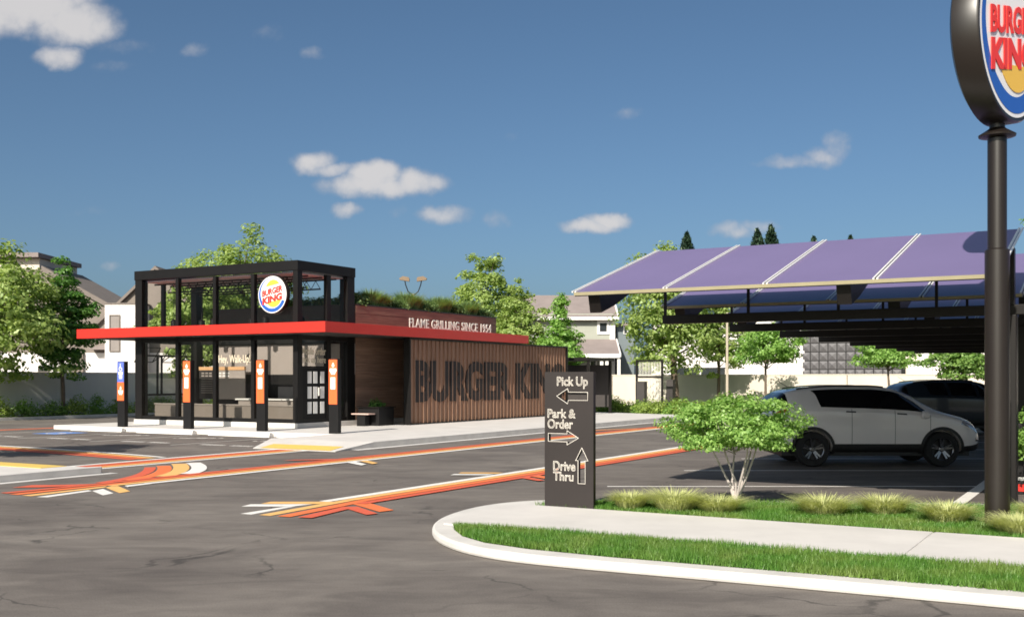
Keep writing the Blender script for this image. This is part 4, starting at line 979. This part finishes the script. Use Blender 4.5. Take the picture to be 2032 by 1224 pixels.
MB().prism([(hx(185), pz(694, Y)), (hx(224), pz(694, Y)), (hx(224), pz(684, Y)), (hx(187), pz(690, Y))], .07, .9, UPR).build('porch_roof', M['roof2'], h1)
MB().box(hx(146), hx(168), -.3, -.062, 0, pz(698, Y)).build('garage_panel', M['clad'], h1)
# big roof further left
Y2 = 92.0
h2 = E('big_roof_house', 'large brown roofed house behind the trees at the far left', 'house', (px(40, Y2), Y2, 0))
def hx2(x): return px(x, Y2) - px(40, Y2)
MB().prism([(hx2(-160), 0), (hx2(232), 0), (hx2(232), pz(622, Y2)), (hx2(90), pz(535, Y2)), (hx2(-160), pz(535, Y2))], -8, 0, UPR).build('wall', M['clad'], h2)
MB().prism([(hx2(86), pz(528, Y2)), (hx2(240), pz(614, Y2)), (hx2(240), pz(624, Y2)), (hx2(86), pz(538, Y2))], -8.4, .4, UPR).build('roof', M['roof'], h2)
MB().box(hx2(-170), hx2(84), -.8, 8.4, pz(512, Y2), pz(503, Y2)).build('roof_overhang', M['roof2'], h2)
MB().box(hx2(-160), hx2(78), .0, 8, pz(536, Y2), pz(513, Y2)).build('attic_wall', M['wallcream'], h2)
MB().box(hx2(-160), hx2(200), -.08, -.002, 0, pz(700, Y2)).build('ground_floor', M['plaster'], h2)
win(h2, hx2(78), hx2(96), pz(737, Y2), pz(728, Y2), -.08, .06, 'clad')
# sage house right of centre
Y3 = 84.0
h3 = E('sage_house', 'sage sided two storey house with grey shingle roofs behind the slatted screen', 'house', (px(1185, Y3), Y3, 0))
def hx3(x): return px(x, Y3) - px(1185, Y3)
zr, ze = pz(578, Y3), pz(630, Y3)
MB().box(hx3(1020), hx3(1217), 0, 8, 0, ze + .3).build('wall', M['siding'], h3)
MB().prism([(0, 0), (8, 0), (8, ze + .1), (4, zr - .3), (0, ze + .1)], hx3(1217) + .002, hx3(1217) + .12, Matrix(((0, 0, 1, 0), (1, 0, 0, 0), (0, 1, 0, 0), (0, 0, 0, 1)))).build('side_wall', M['sideshade'], h3)  # side in shade: the darkness is painted into the siding
PRX = Matrix(((0, 0, 1, 0), (1, 0, 0, 0), (0, 1, 0, 0), (0, 0, 0, 1)))
MB().prism([(-.5, ze), (4, zr), (8.5, ze), (8.5, ze - .18), (4, zr - .2), (-.5, ze - .18)], hx3(1010), hx3(1224), PRX).build('roof', M['roof2'], h3)
MB().box(hx3(1010), hx3(1224), -.62, -.505, ze - .22, ze + .02).build('gutter', M['white'], h3)
MB().prism([(-.56, ze - .2), (4, zr - .24), (4, zr + .05), (-.56, ze + .05)], hx3(1224) + .002, hx3(1224) + .12, PRX).build('rake_board', M['white'], h3)
win(h3, hx3(1190), hx3(1204), pz(658, Y3), pz(641, Y3), 0, .2)
MB().box(hx3(1210), hx3(1217) + .13, -.06, -.002, 0, ze).build('corner_board', M['white'], h3)
zp0, zp1 = pz(673, Y3), pz(704, Y3)
MB().prism([(-.002, zp0), (-3.0, zp1), (-3.0, zp1 - .2), (-.002, zp0 - .2)], hx3(1120), hx3(1222), PRX).build('porch_roof', M['roof2'], h3)
MB().box(hx3(1120), hx3(1222), -3.1, -3.002, zp1 - .28, zp1 + .02).build('porch_gutter', M['white'], h3)
MB().prism([(-.002, zp0 - .22), (-3.05, zp1 - .22), (-3.05, zp1 + .05), (-.002, zp0 + .05)], hx3(1222) + .002, hx3(1222) + .1, PRX).build('rake_board', M['white'], h3)
for x in (1185, 1195, 1218): MB().box(hx3(x), hx3(x) + .22, -2.95, -2.73, 0, zp1 - .2).build('porch_column', M['white'], h3)
win(h3, hx3(1172), hx3(1182), 1.0, pz(716, Y3), 0, .1)
MB().box(hx3(1225), hx3(1260), .6, 7.5, 0, ze - .6).build('side_wing', M['sideshade'], h3)
MB().box(hx3(1226), hx3(1262), .4, 7.6, ze - .599, ze - .4).build('side_wing_roof', M['roof2'], h3)
win(h3, hx3(1240), hx3(1246), pz(661, Y3), pz(640, Y3), .6, .05)
# white panelled commercial building beyond the cream wall, parallel to it
cb_ = EL('commercial_building', 'white panelled building with quilted grey tiles beyond the cream wall', 'building', -5.5, 44, 0)
CW, CH = 36.0, 5.9
MB().box(0, CW, .09, 12, 0, CH - .02).build('core', M['wallcream'], cb_)
pnl = MB().box(.012, 1.788, 0, .085, .012, .838).mesh('facade_panel', M['plaster']); tl0, tl1 = 11.35, 17.3
for i in range(20):
    for j in range(7):
        x, z = i * 1.8, j * .85
        if tl0 - .9 < x < tl1 - .3: continue
        if j == 2 and 1.6 < x < 5.3: continue
        inst(pnl, 'facade_panel', cb_, (x, 0, z))
MB().box(1.85, 5.35, .02, .088, 1.72, 2.52).build('window_strip', M['winglass'], cb_); MB().box(3.55, 3.65, .0, .018, 1.72, 2.52).build('window_bar', M['white'], cb_)
tz = .56; tme_ = MB().add([(.02, 0, .02), (tz - .02, 0, .02), (tz - .02, 0, tz - .02), (.02, 0, tz - .02), (tz / 2, -.13, tz * .55)], [(0, 1, 4), (1, 2, 4), (2, 3, 4), (3, 0, 4)]).mesh('quilted_tile', M['tilegrey'])
MB().box(10.5, 17.15, .03, .088, .0, 5.8).build('tile_backing', M['black'], cb_)
for i in range(11):
    for j in range(10): inst(tme_, 'quilted_tile', cb_, (10.6 + i * (tz + .015), .028, .1 + j * (tz + .015)))
MB().box(17.4, 18.8, -.5, -.002, 0, 2.85).build('white_kiosk', M['white'], cb_)
lr = EL('low_shed', 'low white eaved shed beyond the cream wall at the right', 'shed', 16.2, 40.6, 0)
MB().box(0, 12, 0, 2.4, 0, 2.2).build('wall', M['plaster'], lr); MB().prism([(-.4, 2.2), (-.4, 2.36), (1.2, 3.0), (2.8, 2.36), (2.8, 2.2)], -.3, 12.3, PRX).build('roof', M['roof2'], lr); MB().box(-.3, 12.3, -.5, -.402, 2.18, 2.38).build('gutter', M['white'], lr)

# ================================================================== VEGETATION
def rot_frames(n, rng, up=.55):
    """random leaf frames, normals leaning up"""
    nrm = rng.normal(size=(n, 3)); nrm /= np.linalg.norm(nrm, axis=1)[:, None]; nrm = nrm * (1 - up) + np.array([0, 0, 1.0]) * up
    nrm /= np.linalg.norm(nrm, axis=1)[:, None]
    t = rng.normal(size=(n, 3)); t -= (t * nrm).sum(1)[:, None] * nrm; t /= np.linalg.norm(t, axis=1)[:, None]
    return nrm, t, np.cross(nrm, t)
def leaves(C, size, rng, up=.45, aspect=.62, droop=.15, dirs=None):
    """kite-shaped leaves; with dirs they face outwards from their clump, as leaves seek light"""
    n = len(C); nr, t, b = rot_frames(n, rng, up)
    if dirs is not None:
        nr = dirs * .75 + np.array([0, 0, .45]) + rng.normal(size=(n, 3)) * .38; nr /= np.linalg.norm(nr, axis=1)[:, None]
        t = rng.normal(size=(n, 3)); t -= (t * nr).sum(1)[:, None] * nr; t /= np.linalg.norm(t, axis=1)[:, None]; b = np.cross(nr, t)
    t = t - np.array([0, 0, droop]); L_ = size * rng.uniform(.6, 1.25, n)[:, None]; Wd = L_ * aspect
    p0 = C - t * L_ * .5; p2 = C + t * L_ * .5; p1 = C + b * Wd * .5 - t * L_ * .05 + nr * L_ * .08; p3 = C - b * Wd * .5 - t * L_ * .05 + nr * L_ * .08
    return np.stack([p0, p1, p2, p3], 1).reshape(-1, 3)
def clump_points(cs, rads, per, rng, flat=.5, ctr=None):
    out, dr_ = [], []
    for c, r in zip(cs, rads):
        n = max(4, int(per * rng.uniform(.7, 1.3))); d = rng.normal(size=(n, 3)); d /= np.linalg.norm(d, axis=1)[:, None]
        q = d * (rng.uniform(0, 1, n) ** .38)[:, None] * r; q[:, 2] *= flat
        q[:, 2] -= .18 * r * (np.hypot(q[:, 0], q[:, 1]) / r) ** 2
        o_ = (c - (ctr if ctr is not None else c)); l_ = np.linalg.norm(o_) or 1
        out.append(c + q); dr_.append(d * .6 + o_ / l_ * .5)
    return np.concatenate(out), np.concatenate(dr_)
def crown_centres(n, rx, ry, rz0, shape, rng, squeeze=.55):
    cs = []
    while len(cs) < n:
        d = rng.normal(size=3); d /= np.linalg.norm(d); rr = rng.uniform(0, 1) ** (1 / 3.2)
        lump = 1 + .20 * math.sin(3 * math.atan2(d[1], d[0]) + 7 * d[2] + rz0) + rng.uniform(-.14, .10)
        p = d * rr * lump; z = p[2]
        if shape == 'cone': k = max(.12, (1 - (z * .5 + .5)) ** .75 * 1.25); p[0] *= k; p[1] *= k
        if shape == 'egg': k = 1 - .38 * max(0, z); p[0] *= k; p[1] *= k
        if shape == 'umbrella' and z < -.4: continue
        cs.append((p[0] * rx, p[1] * rx, p[2] * ry))
    return np.array(cs)
def tree(name, label, loc, h, base, rx, lm, seed, nclump=95, per=75, leaf=.17, shape='egg', lean=(0, 0), bark='bark', tr=.11, group=None, clump=.36, flat=.5, cat='tree', stems=1):
    rng = np.random.default_rng(seed); e = E(name, label, cat, loc, 0, group)
    cz = (h + base) / 2; rz = (h - base) / 2
    cs = crown_centres(nclump, rx, rz, seed * .37, shape, rng) + np.array([lean[0], lean[1], cz])
    rads = rx * clump * rng.uniform(.6, 1.25, nclump)
    P, D_ = clump_points(cs, rads, per, rng, flat, np.array([lean[0], lean[1], cz - rz * .3])); V = leaves(P, leaf, rng, dirs=D_)
    tk = MB()
    for s_ in range(stems):
        a = 2 * math.pi * s_ / stems + seed; sp = 0 if stems == 1 else rx * rng.uniform(.3, .6)
        top = (lean[0] + sp * math.cos(a), lean[1] + sp * math.sin(a), cz + rz * .35); q = rng.uniform(-.06, .06, 4) * rx
        pts = [(0, 0, 0), (q[0] + top[0] * .2, q[1] + top[1] * .2, h * .2), (q[2] + top[0] * .55, q[3] + top[1] * .55, (base + cz) * .45), top]
        k_ = 1 if stems == 1 else .62
        tk.path(pts, [tr * k_ * 1.15, tr * k_, tr * k_ * .75, tr * k_ * .22], 8)
    order = np.argsort(cs[:, 2]); nb_ = min(30, nclump // 3)
    for i in rng.choice(nclump, nb_, replace=False):
        c = cs[i]; f = np.clip((c[2] - base * .6) / (cz + rz * .35 - base * .6) * .75, .12, .92); zt = base * .55 + f * (cz + rz * .3 - base * .55)
        k = min(1, zt / (cz + rz * .35)); st0 = np.array([lean[0] * k * .8, lean[1] * k * .8, min(zt, c[2] - .1 * rx) if c[2] > base else zt * .8])
        st0[2] = max(st0[2], base * .45); mid = st0 * .5 + c * .5 + np.array([0, 0, .06 * rx])
        tk.path([st0, mid, c], [tr * .34, tr * .2, tr * .07], 5)
    tk.build('trunk', M[bark], e, True); link(np_mesh('crown', V, 4, M[lm]), 'crown', e)
    return e
def at(x, Y): return (px(x, Y), Y, 0)
lw = lambda r, s: W(r, s, .08)
tree('broadleaf_tree', 'large yellow green tree at the left edge over the grey wall', lw(-19.1, 1.7), 8.2, 1.7, 3.4, 'lf_yel', 11, 218, 82, 0.241, 'egg', bark='bark', tr=.15, clump=0.238)
tree('broadleaf_tree', 'deep green young tree with slim trunk before the grey wall', at(126, 50.2), 7.0, 2.0, 1.5, 'lf_dark', 12, 138, 82, 0.184, 'egg', tr=.085, clump=0.290)
tree('broadleaf_tree', 'light green tree seen through the left bays of the glass tower', at(392, 57.5), 8.0, 2.0, 2.25, 'lf_yel', 13, 172, 82, 0.230, 'egg', tr=.12, clump=0.255)
tree('broadleaf_tree', 'tall yellow green tree topping out above the glass tower roof', at(478, 62), 9.7, 3.6, 3.1, 'lf_yel', 14, 180, 100, 0.241, 'ball', tr=.13, clump=0.264)
tree('broadleaf_tree', 'tall light green tree beyond the rooftop plants', at(962, 66), 9.5, 2.4, 2.15, 'lf_yel', 15, 149, 82, 0.218, 'egg', tr=.12, clump=0.282)
tree('broadleaf_tree', 'low olive green tree beside the canopy end', at(1030, 63), 7.4, 2.2, 1.75, 'lf_yel', 16, 126, 78, 0.207, 'egg', tr=.1, clump=0.290)
tree('broadleaf_tree', 'bright green conical tree behind the slatted screen end', at(1113, 60), 6.5, 1.4, 1.45, 'lf_brt', 17, 126, 82, 0.184, 'cone', tr=.09, clump=0.299)
tree('broadleaf_tree', 'big spreading tree behind the trellis with stout grey trunk', at(1343, 62), 9.3, 2.4, 3.0, 'lf_yel', 18, 206, 78, 0.230, 'egg', lean=(-.6, 0), tr=.2, clump=0.238)
tree('broadleaf_tree', 'loose olive tree behind the beige lamp post', at(1425, 64), 7.4, 2.2, 1.7, 'lf_yel', 28, 103, 72, 0.218, 'egg', tr=.1, clump=0.290)
tree('broadleaf_tree', 'small bright tree before the white panelled building', at(1522, 60), 5.1, 1.9, 1.75, 'lf_brt', 19, 103, 78, 0.184, 'umbrella', tr=.075, clump=0.299)
tree('broadleaf_tree', 'small bright tree before the quilted grey tiles', at(1763, 56), 3.9, 2.0, 1.5, 'lf_brt', 20, 92, 78, 0.172, 'umbrella', tr=.065, clump=0.299)
tree('broadleaf_tree', 'small dull green tree at the right end of the cream wall', at(1905, 52), 3.8, 1.8, 1.5, 'lf_mid', 21, 92, 78, 0.172, 'egg', tr=.065, clump=0.299)
tree('broadleaf_tree', 'light green tree at the right edge above the carport', (20.9, 41, 0), 8.6, 2.6, 1.9, 'lf_brt', 22, 126, 78, 0.196, 'egg', tr=.12, clump=0.290)
tree('street_tree', 'street tree outside the left edge that shades the road', W(1.1, -14.5, .13), 4.6, 2.1, 1.5, 'lf_mid', 23, 80, 80, .17, 'egg', tr=.08, clump=.34)
tree('small_tree', 'small bright green maple with pale forked stems before the silver SUV', W(19.26, -13.30, .10), 1.45, .52, .93, 'lf_maple', 31, 150, 150, .05, 'umbrella', bark='palebark', tr=.025, clump=.215, flat=.42, stems=6)
tree('small_tree', 'bright green maple cut by the right edge beside the carport column', W(22.9, -9.25, 0), 1.35, .35, .62, 'lf_brt', 32, 110, 95, .055, 'umbrella', bark='palebark', tr=.034, clump=.26, flat=.6, stems=4)
# far conifers
def conifer(label, loc, h, r, seed):
    rng = np.random.default_rng(seed); e = E('conifer_tree', label, 'tree', loc, 0, 'far conifers above the carport'); vs = []
    for i in range(5200):
        f = rng.uniform(.12, 1) ; z = h * f; rr = r * (1 - f) ** .8 * rng.uniform(.2, 1.15) + .05; a = rng.uniform(0, 6.283); c = np.array([rr * math.cos(a), rr * math.sin(a), z - rr * .25]); vs.append(c)
    V = leaves(np.array(vs), .62, rng, .3, .4, .5); MB().path([(0, 0, 0), (0, 0, h * .6), (0, 0, h * .98)], [.28, .15, .03], 6).build('trunk', M['bark'], e); link(np_mesh('crown', V, 4, M['lf_con']), 'crown', e)
for i, (x, yt, Yc, lab) in enumerate(((1363, 462, 150, 'far dark conifer tip above the left end of the carport'), (1503, 455, 150, 'left of the paired dark conifers above the carport'), (1530, 448, 150, 'right and taller of the paired dark conifers'), (1615, 470, 165, 'small conifer tip right of the conifer pair'), (1688, 468, 170, 'rightmost far conifer tip above the carport'))):
    conifer(lab, (px(x, Yc), Yc, 0), pz(yt, Yc), 6.0, 50 + i)

# shrubs: a leafy mound with a few stems
def shrub(name, label, loc, w, h, lm, seed, n=900, leaf=.09, group=None):
    rng = np.random.default_rng(seed); e = E(name, label, 'shrub', loc, rng.uniform(0, 6), group); ncl = 26
    d = rng.normal(size=(ncl, 3)); d /= np.linalg.norm(d, axis=1)[:, None]; d[:, 2] = np.abs(d[:, 2]); cs = d * rng.uniform(.35, .8, ncl)[:, None] * np.array([w / 2, w / 2, h * .85]); cs[:, 2] += h * .1
    P, D_ = clump_points(cs, np.full(ncl, w * .2), n // ncl, rng, .8, np.zeros(3)); P[:, 2] = np.maximum(P[:, 2], .02); V = leaves(P, leaf, rng, .35, dirs=D_)
    st = MB()
    for i in range(5): st.tube((0, 0, 0), tuple(cs[i]), .02, .008, 5)
    st.build('stems', M['bark'], e); link(np_mesh('foliage', V, 4, M[lm]), 'foliage', e); return e
def tuft(name, label, loc, w, h, lm, seed, n=420, bw=.012, group=None, cat='grass', upright=.5):
    rng = np.random.default_rng(seed); e = E(name, label, cat, loc, 0, group)
    a = rng.uniform(0, 2 * math.pi, n); r0 = (rng.uniform(0, 1, n) ** .5) * w * .22; L_ = h * rng.uniform(.65, 1.2, n); out = rng.uniform(.1, 1, n) * w * .5 * (1 - upright * .5)
    ax = np.stack([np.cos(a), np.sin(a), np.zeros(n)], 1); tx = np.stack([-np.sin(a), np.cos(a), np.zeros(n)], 1); z = np.array([0, 0, 1.0])
    b = ax * r0[:, None]; m = b + ax * (out * .35)[:, None] + z * (L_ * .62)[:, None]; t = b + ax * out[:, None] + z * (L_ * rng.uniform(.75, 1, n))[:, None]; bwv = tx * bw
    V = np.stack([b - bwv, b + bwv, m + bwv * .8, m - bwv * .8], 1).reshape(-1, 3); V2 = np.stack([m - bwv * .8, m + bwv * .8, t + bwv * .15, t - bwv * .15], 1).reshape(-1, 3)
    link(np_mesh('blades', np.concatenate([V, V2]), 4, M[lm]), 'blades', e); return e
HN = ['first', 'second', 'third', 'fourth', 'fifth', 'sixth', 'seventh', 'eighth', 'ninth', 'tenth', 'eleventh', 'twelfth', 'thirteenth', 'fourteenth', 'fifteenth', 'sixteenth', 'seventeenth', 'eighteenth']
for i in range(14):
    br = i % 3 == 1 or i in (6, 9)
    shrub('hedge_shrub', '%s %s hedge shrub from the left before the grey wall' % (HN[i], 'bright' if br else 'dark green'), lw(-19.0 + .12 * math.sin(i * 2.1), .9 + i * 1.35), 1.6, 1.05 + .15 * math.sin(i * 1.7), 'hedgeb' if br else 'lf_mid', 100 + i, 1100, .11, 'hedge shrubs along the grey wall')
# planting behind the drive
rg = np.random.default_rng(5); nsh = 0
for i in range(18):
    f = i / 17; r = -1.4 + f * 8.6 + rg.uniform(-.3, .3); s = 22.6 - f * 2.0 + rg.uniform(-.5, 1.4)
    shrub('bed_shrub', '%s yellow green shrub from the left in the bed beyond the drive' % HN[i], W(r, s, .09), 1.7, .75 + rg.uniform(-.1, .45) * (1 - .5 * f), 'hedgeb' if i % 4 else 'lf_brt', 140 + i, 1000, .11, 'shrubs in the bed beyond the drive')
# rooftop planting
for i in range(18):
    s = 3.5 + i * .535; kind = i % 4
    if kind in (0, 1): shrub('roof_shrub', '%s plant from the tower on the roof edge, a dark feathery shrub' % HN[i], W(-.48, s, 4.40), 1.05, .62 + .1 * math.sin(i * 2.3), 'lf_roofd', 200 + i, 1300, .10, 'plants along the roof edge')
    else: tuft('roof_grass', '%s plant from the tower on the roof edge, a pale upright grass' % HN[i], W(-.42, s, 4.40), 1.15, .60 + .1 * math.sin(i * 1.3), 'lf_roofg', 200 + i, 1100, .011, 'plants along the roof edge', 'grass', .35)
for i in range(6):
    shrub('roof_shrub', '%s dark shrub from the right on the roof front seen through the glass tower' % HN[i], W(-.9 - i * .55, 3.6, 4.40), .8, .60, 'lf_roofd', 230 + i, 700, .10, 'shrubs on the roof front')
# planter plant
shrub('planter_plant', 'dark low plant growing in the black planter box', W(.72, 3.35, .78), .7, .4, 'lf_dark', 260, 500, .08)
# pale ornamental grasses in the street island
TL = ['pale grass tuft right beside the direction sign', 'tallest pale grass tuft between the sign and the small tree', 'pale grass tuft just left of the small tree trunk', 'broad pale grass tuft right of the small tree', 'second pale grass tuft right of the small tree', 'pale grass tuft just left of the pylon pole', 'pale grass tuft in front of the pylon pole base', 'pale grass tuft right of the pylon pole']
for i, (r, s, w, h) in enumerate(((18.25, -14.55, .62, .27), (18.85, -14.50, .85, .34), (19.38, -14.40, .75, .27), (20.6, -13.95, .85, .30), (21.25, -13.55, .75, .30), (22.05, -13.98, .72, .30), (22.85, -14.55, .75, .26), (23.05, -13.7, .7, .34))):
    tuft('ornamental_grass', TL[i], W(r, s, .10), w * 1.12, h * .78, 'tuft', 300 + i, 1500, .0045, 'ornamental grass tufts on the island', 'grass', .2)
# turf blades
def inside(P, poly):
    x, y = P[:, 0], P[:, 1]; c = np.zeros(len(P), bool); n = len(poly); j = n - 1
    for i in range(n):
        xi, yi = poly[i]; xj, yj = poly[j]
        c ^= ((yi > y) != (yj > y)) & (x < (xj - xi) * (y - yi) / (yj - yi + 1e-12) + xi); j = i
    return c
def turf(name, poly, z, dens, h, seed, rmax=25.5):
    rng = np.random.default_rng(seed); A_ = np.array(poly); lo_, hi_ = A_.min(0), A_.max(0); hi_[0] = min(hi_[0], rmax); n = int((hi_[0] - lo_[0]) * (hi_[1] - lo_[1]) * dens)
    P = rng.uniform(lo_, hi_, (n, 2)); P = P[inside(P, poly)]; n = len(P)
    bx = np.array([W(a, b, z) for a, b in P]); a = rng.uniform(0, 6.283, n); tx = np.stack([np.cos(a), np.sin(a), 0 * a], 1) * .0045
    lump = .75 + .5 * np.sin(P[:, 0] * 5.1 + 2 * np.sin(P[:, 1] * 6)) * np.sin(P[:, 1] * 7.3 + P[:, 0] * 2.2)
    t = bx + np.stack([rng.normal(0, .02, n), rng.normal(0, .02, n), h * rng.uniform(.55, 1.2, n) * (.7 + .3 * lump)], 1)
    V = np.stack([bx - tx, bx + tx, t], 1).reshape(-1, 3)
    o = link(np_mesh(name, V, 3, M['turf']), name); tag(o, {1: 'bright green turf strip along the street kerb', 2: 'bright green turf between footpath and car park', 3: 'bright green turf on the left corner'}[seed], 'grass', kind='stuff'); return o
turf('turf', [(17.12, -17.02), (17.3, -17.32), (17.65, -17.70), (18.1, -17.98), (18.7, -18.12), (19.6, -18.16), (25.5, -18.04), (25.5, -16.93), (22, -16.95), (19, -16.96)], .104, 6000, .075, 1)
turf('turf', [(17.0, -14.86), (25.5, -14.93), (25.5, -10.45), (22.2, -11.97), (19.4, -13.1), (17.7, -13.85), (17.2, -14.3)], .104, 4000, .065, 2)
turf('turf', [(-1.8, -14.0), (3.7, -14.0), (3.7, -15.6), (-1.8, -15.6)], .13, 1200, .07, 3)
